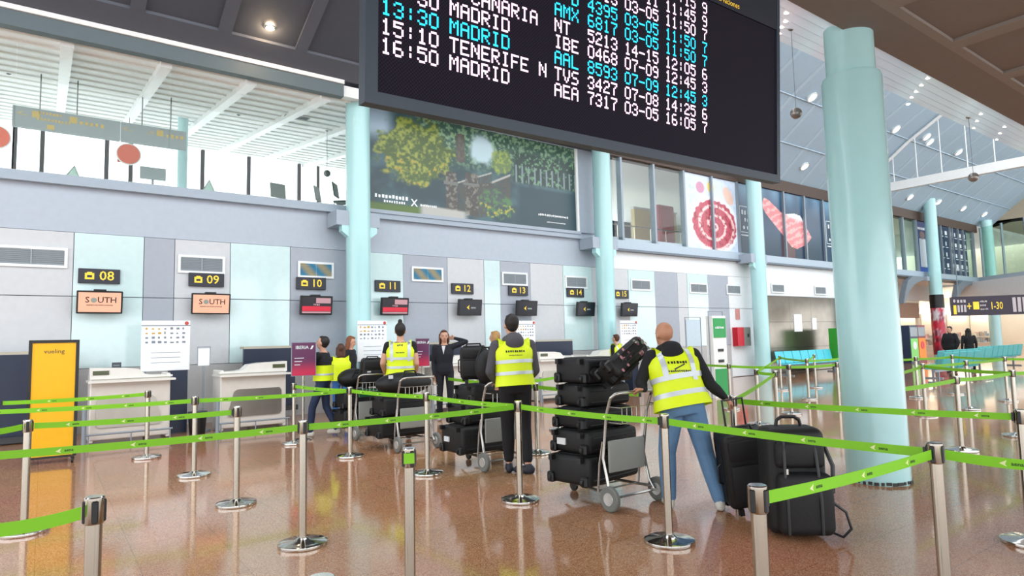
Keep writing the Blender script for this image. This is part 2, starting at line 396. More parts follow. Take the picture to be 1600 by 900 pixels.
for k in range(5):                                          # long glossy boards
    y0 = 3.24+k*.245; y1 = y0+.238; s = .47
    MB().add([(x, y, 4.83+s*(y-3.22)+d) for x in (-9, 60) for y in (y0, y1) for d in (0, .05)],
             [(0, 1, 3, 2), (4, 6, 7, 5), (0, 4, 5, 1), (2, 3, 7, 6), (0, 2, 6, 4), (1, 5, 7, 3)]).build('board', M_strip, strip)
# truss with tie beam and hangers
TX = 30.8
tr = thing('roof_truss', 'white roof truss with horizontal tie beam and thin hanger rods under the blue vault', 'truss', (TX, YW, 7.9))
MB().b2((-.12, -11.4, -.02), (.12, .0, .36)).build('tie_beam', M_white2, tr)
MB().tube([(0, y-YW, z-7.9-.12) for y, z in prof], .07, 8).build('rafter', M_white2, tr)
for k in range(6):
    y = -1.0-k*.95
    MB().cyl((0, y, .34), (0, y, vz(YW+y)-7.9-.05), .02, n=6).build('hanger_rod', M_white2, tr)

# --- columns
def column(px_x, Y, r, top, label, bracket=True, z0=0, M=None):
    t = thing('column', label, 'column', (px_x, Y, 0), group='mint columns along the hall')
    MB().lathe([(r, z0), (r, top)], n=40).build('shaft', M or M_cyan, t, True)
    MB().lathe([(r+.02, z0), (r+.02, z0+.08)], n=40).build('base_ring', M_cyan, t, True)
    if bracket:
        for sx in (-1, 1):
            MB().prism([(.04, 3.98), (.42, 4.14), (.42, 4.28), (.04, 4.28)], lambda a, c, d, sx=sx: (sx*(r-.08+a*.55), d, c), -.09, .09).build('corbel', M_cyan, t)
        for a_, b_ in ((-r-.28, -r+.04), (r-.04, r+.22)): MB().b2((a_, -.1, 4.28), (b_, YW-Y-.05, 4.62)).build('bracket', M_ledge, t)
    return t
column(5.88, 14.05, .28, 7.52, 'mint column between the monitors of desks 10 and 11')
column(13.85, 14.05, .28, 7.52, 'mint column between the garden poster and the first glass panes')
column(21.97, 14.05, .28, 8.6, 'mint column between the two meat posters, beside the red cabinet')
column(29.94, 14.05, .28, 8.6, 'mint wall column hidden behind the thick foreground column')
# column wrapped in a dark band and red print
cw = column(38.2, 14.05, .3, 8.6, 'mint column whose lower part is wrapped in a black band and red print', False)
MB().lathe([(.33, 2.75), (.33, 3.45)], n=32).build('band', M_black, cw, True)
def red_wrap(n=36, m=24):
    vs = []; cs = []
    for j in range(m+1):
        for i in range(n):
            a = 2*math.pi*i/n; vs.append((.325*math.cos(a), .325*math.sin(a), .3+2.45*j/m))
    fs = [(j*n+i, j*n+(i+1) % n, (j+1)*n+(i+1) % n, (j+1)*n+i) for j in range(m) for i in range(n)]
    me = bpy.data.meshes.new('printed_wrap'); me.from_pydata(vs, [], fs)
    A = me.color_attributes.new('print', 'FLOAT_COLOR', 'POINT'); v = np.array(vs)
    q = vnoise(np.arctan2(v[:, 1], v[:, 0])*4+20, v[:, 2]*3, 5)
    c = mixc(np.tile(rgb('#7c1830'), (len(v), 1)), rgb('#d9d3d8'), step(q+.25*(v[:, 2]-1.6), .45, .75)); c = mixc(c, rgb('#c8243e'), step(vnoise(v[:, 0]*9+9, v[:, 2]*5, 9), .5, .65))
    A.data.foreach_set('color', np.concatenate([srgb_arr(c), np.ones((len(v), 1))], 1).ravel())
    return me
mk('printed_wrap', red_wrap(), M_print, cw, True)
column(46.4, 14.05, .3, 8.2, 'farthest mint column where the gallery turns')
big = thing('column', 'thick mint column standing alone in the hall among the belts', 'column', (7.1, 3.28, 0), group='mint columns along the hall')
MB().lathe([(.3, .0), (.3, 4.3), (.285, 4.34)], n=64).build('shaft', M_cyan, big, True)
MB().lathe([(.245, 4.3), (.245, 4.9)], n=64).build('neck', M_cyan, big, True)
sc_ = MB()
for i in range(34):
    a = 2*math.pi*i/34; sc_.box((.303*math.cos(a), .303*math.sin(a), .015+.01*rnd.random()), (.012, .05*rnd.random()+.015, .03), Matrix.Rotation(a, 3, 'Z'))
sc_.build('scuffed_foot', mat('scuff_dark', '#3b3a38', .7), big)

# --- glazed gallery front to the right of the poster
wx = [15.2-.35]+[15.2+1.6*i for i in range(0, 20)]
front = sempty('window_60', (0, YW, 0))
for i, X in enumerate(wx[1:]):
    MB().b2((X-.045, -.1, 4.45), (X+.045, .1, 7.52)).build('mullion', M_mull, front)
MB().b2((14.0, -.12, 4.42), (46.2, .12, 4.72)).build('sill_panel', mat('sill_blue_grey', '#aebdca', .4), front)
MB().b2((14.0, -.2, 4.36), (46.2, .12, 4.43)).build('sill_edge', mat('sill_dark', '#6b7580', .5), front)
MB().b2((14.0, -.1, 7.5), (46.2, .3, 7.97)).build('header', M_brown, front)
for a, b in zip(wx, wx[1:]):
    if 18.3 < a < 30.9 or 37.2 < a < 38 or 40.3 < a < 44: continue
    MB().b2((a+.05, -.01, 4.72), (b-.05, .01, 7.5)).build('pane', M_pane if a < 19 else M_pane_g, front)

o = MB().add([(48.5, y, z) for y, z in prof]+[(48.5, y, 8.2) for y, z in prof[::-1]]+[(48.7, y, z) for y, z in prof]+[(48.7, y, 8.2) for y, z in prof[::-1]], [tuple(range(12)), tuple(range(23, 11, -1))] if len(prof) == 6 else [tuple(range(2*len(prof))), tuple(range(4*len(prof)-1, 2*len(prof)-1, -1))]).build('wall_gable', mat('gable_tan', '#b5a892', .6)); struct(o)
gl = sempty('window_61', (0, YW+.1, 0))
for a, b in zip((-5.2, -3.2, -.55, 2.0, 3.55, 5.9), (-3.2, -.55, 2.0, 3.55, 5.9)): MB().b2((a+.008, -.006, 4.86), (b-.008, .006, 7.3)).build('pane', M_pane, gl)
# ================================================================== PRINTS AND SCREENS
def garden(u, v):
    # a park with bushes, a stone stair and a dark wall
    n1 = vnoise(u*30, v*13, 3); n2 = vnoise(u*90, v*36, 11, 3); n3 = vnoise(u*8, v*4, 21)
    c = np.tile(rgb('#2c444c'), u.shape+(1,)); c = mixc(c, rgb('#44646c'), step(n3, .4, .7))
    sky = step(v-.0, .62, .8)*(1-step(u, .06, .13)); c = mixc(c, rgb('#9fb6c8'), sky)
    tre = step(v, .45, .7)*step(u, .15, .25); c = mixc(c, rgb('#3a5a4e'), tre); c = mixc(c, rgb('#7fa283'), tre*step(n2, .46, .64))
    hole = np.exp(-(((u-.5)/.075)**2+((v-.78)/.2)**2)); c = mixc(c, rgb('#b9d3dc'), step(hole+.35*(n1-.5), .35, .75))
    bush = np.exp(-(((u-.2)/.17)**2+((v-.62)/.34)**2)); b = step(bush+.6*(n1-.5), .34, .5)
    bc = mixc(np.tile(rgb('#4d6232'), u.shape+(1,)), rgb('#94a048'), step(n2+.5*(n1-.5), .36, .72)); bc = mixc(bc, rgb('#b89a3c'), step(n2, .62, .78)*step(.62-v, 0, .1))
    c = c*(1-b[..., None])+bc*b[..., None]
    b2 = step(np.exp(-(((u-.6)/.06)**2+((v-.68)/.16)**2))+.5*(n1-.5), .4, .55); c = mixc(c, rgb('#8fa34a'), b2*(.5+.5*step(n2, .4, .6)))
    rb = step(v, .46, .5)*step(u, .64, .67)*(1-step(v, .8, .85)); c = mixc(c, rgb('#243d38'), rb); c = mixc(c, rgb('#6d9a72'), rb*step(n2, .55, .68)); c = mixc(c, rgb('#7d9096'), rb*(np.sin(u*190) > .72)*(v < .68))
    wallr = step(u, .66, .7)*(1-step(v, .42, .46)); c = mixc(c, rgb('#25404a'), wallr*.9)
    # stair rails and pillars
    for x0, y0, x1, y1, w in ((.46, .33, .64, .55, .012), (.365, .36, .545, .54, .008)):
        t = np.clip((u-x0)/(x1-x0), 0, 1); d = np.abs(v-(y0+(y1-y0)*t)); on = (u > x0) & (u < x1)
        under = on & (v < y0+(y1-y0)*t) & (v > y0-.32+.6*(y1-y0)*t); c = mixc(c, rgb('#4c4d48'), under*(.5+.5*step(n2, .4, .6)))
        c = mixc(c, rgb('#a9aaa4'), (on & (d < w)).astype(float))
    for x0, x1, y1 in ((.325, .375, .48), (.415, .475, .5)):
        p = ((u > x0) & (u < x1) & (v < y1) & (v > .04)).astype(float); c = mixc(c, rgb('#4a4844'), p); c = mixc(c, rgb('#7c7a72'), p*step(n2, .5, .65))
        c = mixc(c, rgb('#6f736f'), ((u > x0-.008) & (u < x1+.008) & (np.abs(v-y1+.12) < .015)).astype(float))
    tow = ((u > .375) & (u < .415) & (v > .6) & (v < .9)).astype(float); c = mixc(c, rgb('#5b4f4c'), tow*.8)
    b3 = step(np.exp(-(((u-.57)/.09)**2+((v-.2)/.2)**2))+.6*(n1-.5), .4, .6); c = mixc(c, rgb('#4f7a4c'), b3*step(n2, .35, .6)); c = mixc(c, rgb('#b5a545'), b3*step(n2, .6, .7)*(v < .2))
    lawn = (1-step(v, .05, .09))*(1-step(u, .2, .24)); c = mixc(c, rgb('#55702e'), lawn)
    path = (1-step(v+.12*u, .11, .14))*step(u, .2, .23)*(1-step(u, .4, .44)); c = mixc(c, rgb('#b4b4ae'), path)
    return c
gp = thing('garden_poster', 'huge printed poster of a leafy park with a stone stair, above the desks', 'poster', (0, YW, 0))
printed('printed_sheet', gp, 6.33, 13.2, 4.87, 7.46, -.03, 340, 140, garden, M_print, .03)
MB().b2((13.2, -.09, 4.85), (13.29, .0, 7.46)).b2((6.27, -.07, 4.85), (6.33, 0, 7.46)).build('frame', M_white2, gp)
t = MB(); smudge(t, 10, .15, (7.0, -.036, 5.22), XW, ZW); smudge(t, 9, .11, (7.08, -.036, 5.1), XW, ZW)
put_text(t, 'X', .26, (7.62, -.036, 5.13), XW, ZW, bold=.02); smudge(t, 9, .09, (8.05, -.036, 5.1), XW, ZW)
smudge(t, 19, .1, (12.3, -.036, 5.25), XW, ZW); smudge(t, 24, .05, (12.4, -.036, 5.05), XW, ZW)
t.build('lettering', mat('print_white', '#e8ecee', .5, emit=.1), gp, kind='stuff')

def plate(u, v):
    n = vnoise(u*30, v*26, 5); n2 = vnoise(u*9, v*8, 8)
    c = np.tile(rgb('#cfdcec'), u.shape+(1,)); c = mixc(c, rgb('#b8c9de'), step(n2, .45, .75))
    x = (u-.55)/.44; y = (v-.34)/.36; r = np.hypot(x, y); a = np.arctan2(y, x)
    c = mixc(c, rgb('#e6edf4'), 1-step(r, 1.06, 1.12))
    ring = .5+.5*np.sin(r*17+a*1.0+1.5*(n-.5)); m = mixc(np.tile(rgb('#b8485a'), u.shape+(1,)), rgb('#eac7c4'), step(ring, .62, .95)); m = mixc(m, rgb('#8e2b3a'), step(n, .58, .72))
    k = 1-step(r+.12*(n-.5)+.012*np.sin(a*22), .93, .98); c = c*(1-k[..., None])+m*k[..., None]
    e = np.exp(-(((u-.3)/.09)**2+((v-.83)/.09)**2)); c = mixc(c, rgb('#c78aa6'), step(e, .35, .6))
    e = np.exp(-(((u-.5)/.08)**2+((v-.86)/.09)**2)); c = mixc(c, rgb('#ead27a'), step(e, .35, .6))
    e = np.exp(-(((u-.84)/.12)**2+((v-.78+.5*(u-.84))/.13)**2)); c = mixc(c, rgb('#e9b9a2'), step(e, .35, .6)*(.6+.4*n))
    return c
def ham(u, v):
    n = vnoise(u*26, v*26, 7); c = np.tile(rgb('#1b3a58'), u.shape+(1,)); c = mixc(c, rgb('#6f9dbb'), step(v, .6, 1.05)*.8*(.5+.5*np.cos(u*14)**2)); c = mixc(c, rgb('#142c46'), 1-step(v, .1, .4))
    poly = [(.02, .74), (.06, .86), (.13, .84), (.34, .66), (.52, .7), (.62, .68), (.79, .36), (.7, .24), (.54, .15), (.45, .17), (.3, .36), (.08, .62)]
    ins = np.zeros(u.shape, bool); j = len(poly)-1
    for i in range(len(poly)):
        (xi, yi), (xj, yj) = poly[i], poly[j]; j = i
        ins ^= ((yi > v) != (yj > v)) & (u < (xj-xi)*(v-yi)/(yj-yi+1e-9)+xi)
    st = .5+.5*np.sin((u*.6-v)*55+6*n); m = mixc(np.tile(rgb('#d57c80'), u.shape+(1,)), rgb('#e8a8a6'), step(st, .3, 1.0)); m = mixc(m, rgb('#dfe7ea'), step(v+.2*(u-.5), .58, .66)*step(u, .36, .42))
    c = np.where(ins[..., None], m, c); sh = ((u > .3) & (u < .5) & (v < .3-.6*(u-.35)) & ~ins).astype(float); return mixc(c, rgb('#6e3c3c'), sh*.8)
def bluegrad(u, v): return mixc(np.tile(rgb('#1c3854'), u.shape+(1,)), rgb('#6e9bb8'), step(v+.1*np.sin(u*6), .55, 1.1))
def chef(u, v):
    c = np.tile(rgb('#21407e'), u.shape+(1,)); c = mixc(c, rgb('#2a5bc0'), 1-step(v, .03, .2))
    body = ((np.abs(u-.5) < .27) & (v < .66) & (v > .1)).astype(float); c = mixc(c, rgb('#e3e6ef'), body); hd = np.hypot((u-.5)/.2, (v-.73)/.08) < 1
    c = np.where(hd[..., None], rgb('#9b7a76'), c); c = mixc(c, rgb('#e8eaf2'), ((np.abs(u-.45) < .3) & (np.abs(v-.86) < .02)).astype(float)); return c
def wpost(name, label, x0, x1, fn, nx=70, ny=110):
    t = thing(name, label, 'poster', (0, YW, 0)); printed('printed_sheet', t, x0, x1, 4.74, 7.49, -.015, nx, ny, fn, M_print, .02); return t
wpost('plate_poster', 'pale window poster of a round plate of sliced red meat', 18.46, 21.58, plate, 150, 130)
logo = M_logo = mat('poster_white', '#dfe6ea', .5)
def logobox(par, x, w):
    t = MB(); z0, z1 = 5.55, 6.6
    for a, b, c, d in ((x, x+w, z1-.03, z1), (x, x+w, z0, z0+.03), (x, x+.03, z0, z1), (x+w-.03, x+w, z0, z1)): t.b2((a, -.024, c), (b, -.018, d))
    smudge(t, 4, .3, (x+w/2, -.024, 6.35), XW, ZW); smudge(t, 3, .26, (x+w*.55, -.024, 6.05), XW, ZW)
    for k in range(3): t.cyl((x+w*(.25+.25*k), -.018, 5.75), (x+w*(.25+.25*k), -.026, 5.75), .07, n=10)
    t.b2((x+.05, -.024, 5.42), (x+w-.05, -.018, 5.47)); t.build('lettering', M_logo, par, kind='stuff')
p = wpost('blue_poster', 'narrow blue window poster with white boxed lettering beside the plate poster', 21.66, 23.14, bluegrad, 20, 40); logobox(p, 21.75, 1.0)
p = wpost('meat_poster', 'dark blue window poster of a big pink piece of cured meat', 23.2, 28.0, ham, 200, 130)
p = wpost('blue_poster', 'blue window poster with white boxed lettering right of the pink meat poster', 28.06, 31.0, bluegrad, 30, 40); logobox(p, 28.25, 1.1)
wpost('blue_banner', 'blue banner with a figure in a white coat on the upper glass front', 37.65, 39.15, chef, 50, 90)
p = wpost('menu_poster', 'dark blue window poster with rows of small white symbols', 40.55, 44.6, lambda u, v: np.tile(rgb('#233a55'), u.shape+(1,)), 4, 4)
t = MB(); r2 = random.Random(3)
for i in range(6):
    for j in range(4):
        x = 40.85+i*.62+.1*(i//2); z = 5.15+j*.62
        t.b2((x, -.024, z), (x+.12+.2*r2.random(), -.018, z+.22)); t.b2((x+.02, -.024, z-.12), (x+.36, -.018, z-.08))
t.b2((42.4, -.024, 5.0), (43.4, -.018, 5.14)); t.build('symbols', M_logo, p, kind='stuff')
# thin mullions over the posters
for X in (20.0, 24.8, 26.4, 42.0, 43.2): MB().b2((X-.04, -.12, 4.72), (X+.04, -.02, 7.5)).build('mullion', M_mull, front)

# ------------------------------------------------------------------ departure board
BL = 7.55; BHs = 3.0
_tilt = math.radians(4.0)
BS = .47                                      # one drawing unit of the board in metres; it hangs under the edge of the soffit
Bm = Matrix.Translation((1.208, 2.82, 2.696)) @ Matrix.Rotation(math.radians(-1.0), 4, 'Y') @ Matrix.Rotation(_tilt, 4, 'X') @ Matrix.Scale(BS, 4)
bd = thing('departure_board', 'large hanging flight board with rows of pink and cyan dot lettering', 'departure board', M=Bm)
M_bfr = mat('board_frame', '#2e3a48', .45); M_bnavy = mat('board_navy', '#141a2c', .5)
f_ = MB().b2((0, -.04, 0), (BL, .12, .13)).b2((0, -.04, .13), (.14, .12, 4.2)).b2((BL-.09, -.04, .13), (BL, .12, 4.2)); f_.build('frame', M_bfr, bd)
MB().b2((.14, 0, .13), (BL-.09, .115, 2.7)).build('cabinet', M_black, bd)
MB().b2((.14, -.035, 2.62), (BL-.09, .115, 4.2)).build('header', M_bnavy, bd)
def led_mat():
    m = bpy.data.materials.new('led_face'); m.use_nodes = True; nt = m.node_tree; N = nt.nodes; L = nt.links; b = N['Principled BSDF']
    tc = N.new('ShaderNodeTexCoord'); mp = N.new('ShaderNodeMapping'); mp.inputs['Scale'].default_value = (48, 48, 48); L.new(tc.outputs['Object'], mp.inputs[0])
    ck = N.new('ShaderNodeTexChecker'); ck.inputs['Scale'].default_value = 1; L.new(mp.outputs[0], ck.inputs[0])
    ck.inputs[1].default_value = (*lin('#1d1826'), 1); ck.inputs[2].default_value = (*lin('#0d0c14'), 1)
    L.new(ck.outputs[0], b.inputs['Base Color']); b.inputs['Roughness'].default_value = .7; b.inputs['Specular IOR Level'].default_value = .15
    L.new(ck.outputs[0], b.inputs['Emission Color']); b.inputs['Emission Strength'].default_value = .35
    return m
MB().b2((.14, -.012, .13), (BL-.09, 0, 2.62)).build('screen', led_mat(), bd)
FONT = {'0': '01110 10001 10001 10001 10001 10001 01110', '1': '00100 01100 00100 00100 00100 00100 01110', '2': '01110 10001 00001 00110 01000 10000 11111', '3': '01110 10001 00001 00110 00001 10001 01110',
 '4': '00010 00110 01010 10010 11111 00010 00010', '5': '11111 10000 11110 00001 00001 10001 01110', '6': '01110 10000 10000 11110 10001 10001 01110', '7': '11111 00001 00010 00100 00100 00100 00100',
 '8': '01110 10001 10001 01110 10001 10001 01110', '9': '01110 10001 10001 01111 00001 00001 01110', ':': '00000 00100 00100 00000 00100 00100 00000', '-': '00000 00000 00000 11111 00000 00000 00000',
 'A': '01110 10001 10001 11111 10001 10001 10001', 'B': '11110 10001 10001 11110 10001 10001 11110', 'C': '01110 10001 10000 10000 10000 10001 01110', 'D': '11110 10001 10001 10001 10001 10001 11110', 'E': '11111 10000 10000 11110 10000 10000 11111',
 'F': '11111 10000 10000 11110 10000 10000 10000', 'G': '01110 10001 10000 10111 10001 10001 01110', 'I': '01110 00100 00100 00100 00100 00100 01110', 'L': '10000 10000 10000 10000 10000 10000 11111', 'M': '10001 11011 10101 10101 10001 10001 10001',
 'N': '10001 11001 10101 10101 10011 10001 10001', 'O': '01110 10001 10001 10001 10001 10001 01110', 'R': '11110 10001 10001 11110 10100 10010 10001', 'S': '01111 10000 10000 01110 00001 00001 11110', 'T': '11111 00100 00100 00100 00100 00100 00100',
 'V': '10001 10001 10001 10001 01010 01010 00100', 'X': '10001 10001 01010 00100 01010 10001 10001', 'Y': '10001 10001 01010 00100 00100 00100 00100', 'Z': '11111 00001 00010 00100 01000 10000 11111'}
M_pink = mat('led_pink_white', '#ffd3f2', .5, emit=1.15); M_cy = mat('led_cyan', '#21c9ee', .5, emit=1.0)
CP = .0268                                    # dot pitch
def led(mb, s, x, z, px=CP, pz=CP):
    for ch in s:
        g = FONT.get(ch)
        if g:
            for r, row in enumerate(g.split()):
                k = 0
                while k < 5:
                    if row[k] == '1':
                        j = k
                        while j < 5 and row[j] == '1': j += 1
                        x0 = x+k*px; x1 = x+j*px; z1 = z+(7-r)*pz
                        mb.add([(x0, -.0145, z1-pz*.98), (x1, -.0145, z1-pz*.98), (x1, -.0145, z1), (x0, -.0145, z1)], [(0, 1, 2, 3)]); k = j
                    else: k += 1
        x += 6*px
ROWS = [('16:50', 'MADRID', 'AEA', '7317', '03-05', '16:05', '7', 0), ('15:10', 'TENERIFE N', 'TVS', '3427', '07-08', '14:25', '6', 0), ('13:30', 'MADRID', 'AAL', '8593', '07-09', '12:45', '3', 1),
        ('   30', 'MADRID', 'IBE', '0468', '07-09', '12:45', '3', 0), ('', '  CANARIA', 'NT', '5213', '14-15', '12:05', '6', 0), ('', '', 'AMX', '6817', '03-05', '11:50', '7', 1), ('', '', '  D', '4395', '03-05', '11:50', '7', 1),
        ('', '', '', '  13', '03-05', '11:50', '7', 0), ('', '', '', '', '   11', '11:45', '9', 0), ('', '', '', '', '', '  :15', '9', 0)]   # only what the photo shows
for i, (tm, de, al, fl, ct, t2, ga, cy) in enumerate(ROWS):
    mb = MB(); z = .55+.2045*i
    for s_, x in ((tm, .18), (de, 1.005), (al, 2.53), (fl, 3.095), (ct, 3.785), (t2, 4.625), (ga, 5.47)): led(mb, s_, x, z, .0236, .0245)
    mb.build('text_row', M_cy if cy else M_pink, bd, kind='stuff')
t = MB(); put_text(t, 'Observaciones', .13, (6.0, -.04, 2.72), XW, ZW); t.build('header_lettering', mat('sign_yellow_lit', '#e8c03a', .5, emit=.5), bd, kind='stuff')
t = MB()
for x in (1.2, 6.3): t.cyl((x, .1, 4.2), (x, .1, 4.5), .05, n=8)
t.build('hanging_rods', M_mull, bd, kind='stuff')

# ------------------------------------------------------------------ wall vents, number signs, monitors
M_vfr = mat('vent_frame_white', '#e9edef', .4)
M_vbk = mat('vent_dark', '#6e7880', .6); M_vsl = mat('vent_slat', '#a3adb4', .4)
def stripe_mat():  # moire over the louvres put in as diagonal stripe colour
    m = bpy.data.materials.new('vent_moire'); m.use_nodes = True; nt = m.node_tree; N = nt.nodes; L = nt.links; b = N['Principled BSDF']
    tc = N.new('ShaderNodeTexCoord'); w = N.new('ShaderNodeTexWave'); w.bands_direction = 'DIAGONAL'; w.inputs['Scale'].default_value = 1.5; w.inputs['Distortion'].default_value = .4
    r = N.new('ShaderNodeValToRGB'); r.color_ramp.elements[0].color = (*lin('#3f9ac4'), 1); r.color_ramp.elements[1].color = (*lin('#c2b48c'), 1)
    L.new(tc.outputs['Object'], w.inputs[0]); L.new(w.outputs[0], r.inputs[0]); L.new(r.outputs[0], b.inputs['Base Color']); return m
M_moire = stripe_mat()
vents = [(-.22, 3.28, 1.0, 'wide grey wall vent left of desk sign 08'), (2.64, 3.28, .8, 'greenish wall vent above the second salmon monitor'), (5.06, 3.28, .74, 'wall vent with blue moire stripes above desk sign 10'), (7.98, 3.3, .82, 'wall vent with blue moire stripes between desk signs 11 and 12'),
         (10.78, 3.29, .8, 'grey wall vent above the man in the grey hood'), (13.12, 3.28, .8, 'grey wall vent left of the second mint column'), (15.99, 3.29, .86, 'wall vent in the first mint panel right of desk sign 15'), (19.0, 3.27, .9, 'wall vent in the last mint panel before the red cabinet'),
         (21.1, 3.28, .8, 'wall vent just above the red wall cabinet'), (24.1, 3.42, .85, 'wall vent above the steel cladding next to the wall column'), (27.4, 3.42, .85, 'wall vent above the steel cladding beside the thick column')]
for i, (x, z, w, lb) in enumerate(vents):
    t = thing('wall_vent', lb, 'vent', (x, YW-.03, z), group='vents along the check-in wall')
    h = .14
    MB().b2((-w/2-.05, -.03, h), (w/2+.05, 0, h+.05)).b2((-w/2-.05, -.03, -h-.05), (w/2+.05, 0, -h)).b2((-w/2-.05, -.03, -h), (-w/2, 0, h)).b2((w/2, -.03, -h), (w/2+.05, 0, h)).build('frame', M_vfr, t)
    MB().b2((-w/2, -.004, -h), (w/2, 0, h)).build('back_plate', M_vbk, t)
    s_ = MB()
    for k in range(8): s_.box((0, -.014, -h+.02+k*.035), (w, .004, .03), Matrix.Rotation(.6, 3, 'X'))
    s_.b2((-.008, -.028, -h), (.008, -.004, h)); s_.build('louvres', M_moire if i in (2, 3) else M_vsl, t, kind='stuff')
M_sign = mat('sign_dark', '#2b2c38', .45); M_yel = mat('sign_yellow', '#efcb3c', .5, emit=.25)
M_scr = {'s': mat('screen_salmon', '#d89a80', .3, emit=.55), 'r': mat('screen_dark', '#1d1b26', .2, emit=.15), 'b': mat('screen_black', '#20222b', .2, emit=.1)}
M_red = mat('screen_red', '#b81c34', .3, emit=.5); M_ink = mat('ink_black', '#1b1b1b', .5); M_pinkt = mat('screen_pinkish', '#b98d94', .4, emit=.2)
desk_x = [(8, .84, .85, 's'), (9, 2.73, 2.79, 's'), (10, 4.94, 5.0, 'r'), (11, 6.85, 6.95, 'r'), (12, 9.02, 9.13, 'b'), (13, 10.88, 11.03, 'b'), (14, 13.05, 13.29, 'b'), (15, 15.01, 15.19, 'b')]
WHERE = {8: 'farthest left', 9: 'above the white notice board', 10: 'just left of the first mint column', 11: 'just right of the first mint column', 12: 'above the woman in the dark suit', 13: 'above the man in the grey hood', 14: 'just left of the second mint column', 15: 'half hidden by the second mint column'}
for n_, sx, mx_, kd in desk_x:
    nn = '%02d' % n_
    t = thing('desk_number_sign', 'dark wall sign with yellow number %s, %s' % (nn, WHERE[n_]), 'sign', (sx, YW-.03, 2.96), group='desk number signs')
    MB().rbox((0, -.03, 0), (.68, .05, .28), .006, 1).build('plate', M_sign, t)
    q = MB(); put_text(q, nn, .25, (.12, -.058, 0), XW, ZW, bold=.008)
    q.b2((-.235, -.059, -.065), (-.085, -.056, .055)); q.b2((-.2, -.059, .055), (-.12, -.056, .075)); q.build('number', M_yel, t, kind='stuff')
    q = MB().b2((-.2, -.062, -.03), (-.12, -.0595, .015)); q.build('pictogram', M_sign, t)
    t = thing('check_in_monitor', {'s': 'wall monitor with salmon screen under sign ', 'r': 'dark monitor with a red stripe under sign ', 'b': 'dark monitor with small yellow logo under sign '}[kd]+nn+', '+WHERE[n_], 'monitor', (mx_, YW-.03, 2.45), group='monitors under the desk signs')
    MB().b2((-.06, -.12, -.03), (.06, 0, .03)).b2((-.1, -.2, .2), (.1, -.06, .245)).build('bracket', M_black, t)
    R = Matrix.Rotation(math.radians(7), 4, 'X') @ Matrix.Rotation(math.radians(-3 if n_ < 10 else 0), 4, 'Z'); T = Matrix.Translation((0, -.2, 0)) @ R
    c = MB().rbox((0, 0, 0), (.74, .07, .43), .012, 1); c.v = [tuple(T @ Vector(v)) for v in c.v]; c.build('housing', M_black, t)
    s_ = MB().b2((-.34, -.04, -.185), (.34, -.036, .185)); s_.v = [tuple(T @ Vector(v)) for v in s_.v]; s_ = s_.build('screen', M_scr[kd], t)
    q = MB(); q2 = None
    if kd == 's':
        put_text(q, 'S', .155, (-.2, -.041, .04), XW, ZW, bold=.012); put_text(q, 'UTH', .155, (.115, -.041, .04), XW, ZW, bold=.012); smudge(q, 20, .034, (0, -.041, -.055), XW, ZW)
        mm = M_ink; q2 = MB()
        q2.cyl((-.098, -.0405, .04), (-.098, -.042, .04), .05, n=20); m2 = mat('globe_grey', '#8a8f86', .4, emit=.2)
    elif kd == 'r':
        q.b2((-.33, -.0425, -.13), (.33, -.0405, -.02)); mm = M_red; q2 = MB().b2((-.02, -.0425, .05), (.32, -.0405, .17)).b2((-.33, -.0425, -.175), (.33, -.0405, -.14)); smudge(q2, 4, .06, (0, -.042, .015), XW, ZW); m2 = M_pinkt
    else:
        q.add([(-.12, -.041, .0), (-.03, -.041, .07), (-.055, -.041, .005), (-.03, -.041, -.06)], [(0, 1, 2, 3)]); mm = M_yel; q2 = MB(); put_text(q2, 'aena', .08, (.09, -.041, 0), XW, ZW); m2 = M_logo
    q.v = [tuple(T @ Vector(v)) for v in q.v]; q.build('screen_graphics', mm, s_, kind='stuff')
    q2.v = [tuple(T @ Vector(v)) for v in q2.v]; q2.build('screen_lettering', m2, s_, kind='stuff')

# ------------------------------------------------------------------ check-in desks
M_desk = mat('desk_white', '#e7e5df', .3, coat=.2); M_deskc = mat('desk_cream', '#d6d0c8', .35); M_plate = mat('scale_plate', '#a8a39b', .28, .8, var=.12, scale=4)
M_disp = mat('display_olive', '#4c5238', .3, emit=.1)
def desk(x, flip, label, y=12.7):
    t = thing('check_in_desk', label, 'check-in desk', (x, y, 0), group='check-in desks'); s = -1 if flip else 1
    X = lambda a: s*a
    MB().rbox((0, .04, .56), (1.16, .08, 1.0), .012, 1).build('front_panel', M_deskc, t)
    for e in (-.56, .56): MB().rbox((e, .34, .57), (.06, .66, 1.1), .01, 1).build('side_panel', M_desk, t)
    MB().prism([(X(-.6), 1.06), (X(.62), 1.06), (X(.62), 1.09), (X(.3), 1.1), (X(.2), 1.12), (X(.1), 1.21), (X(-.1), 1.235), (X(-.6), 1.25)], lambda a, b, d: (a, d, b), -.02, .3).build('hood', M_desk, t)
    MB().b2((-.62, -.1, 1.0), (.66, .62, 1.035)).build('worktop', M_desk, t)
    MB().b2((X(-.56), -.028, 1.13), (X(-.33), -.018, 1.2)).build('display', M_disp, t)
    pl = [(-.5, .3), (-.46, .26), (.42, .26), (.47, .3), (.36, .72), (.3, .76), (-.46, .76), (-.5, .7)]
    MB().prism([(X(a), b) for a, b in pl], lambda a, b, d: (a, d, b), -.02, .0).build('steel_plate', M_plate, t)
    k = MB().cyl((-.66, -.12, .17), (.62, -.12, .17), .016, n=8)
    for e in (-.6, 0, .58): k.cyl((e, -.12, .17), (e, -.12, 0), .012, n=6)
    k.cyl((-.66, -.12, 0), (-.66, -.12, .62), .035, n=10); k.build('bumper_rail', M_mull, t)
    return t
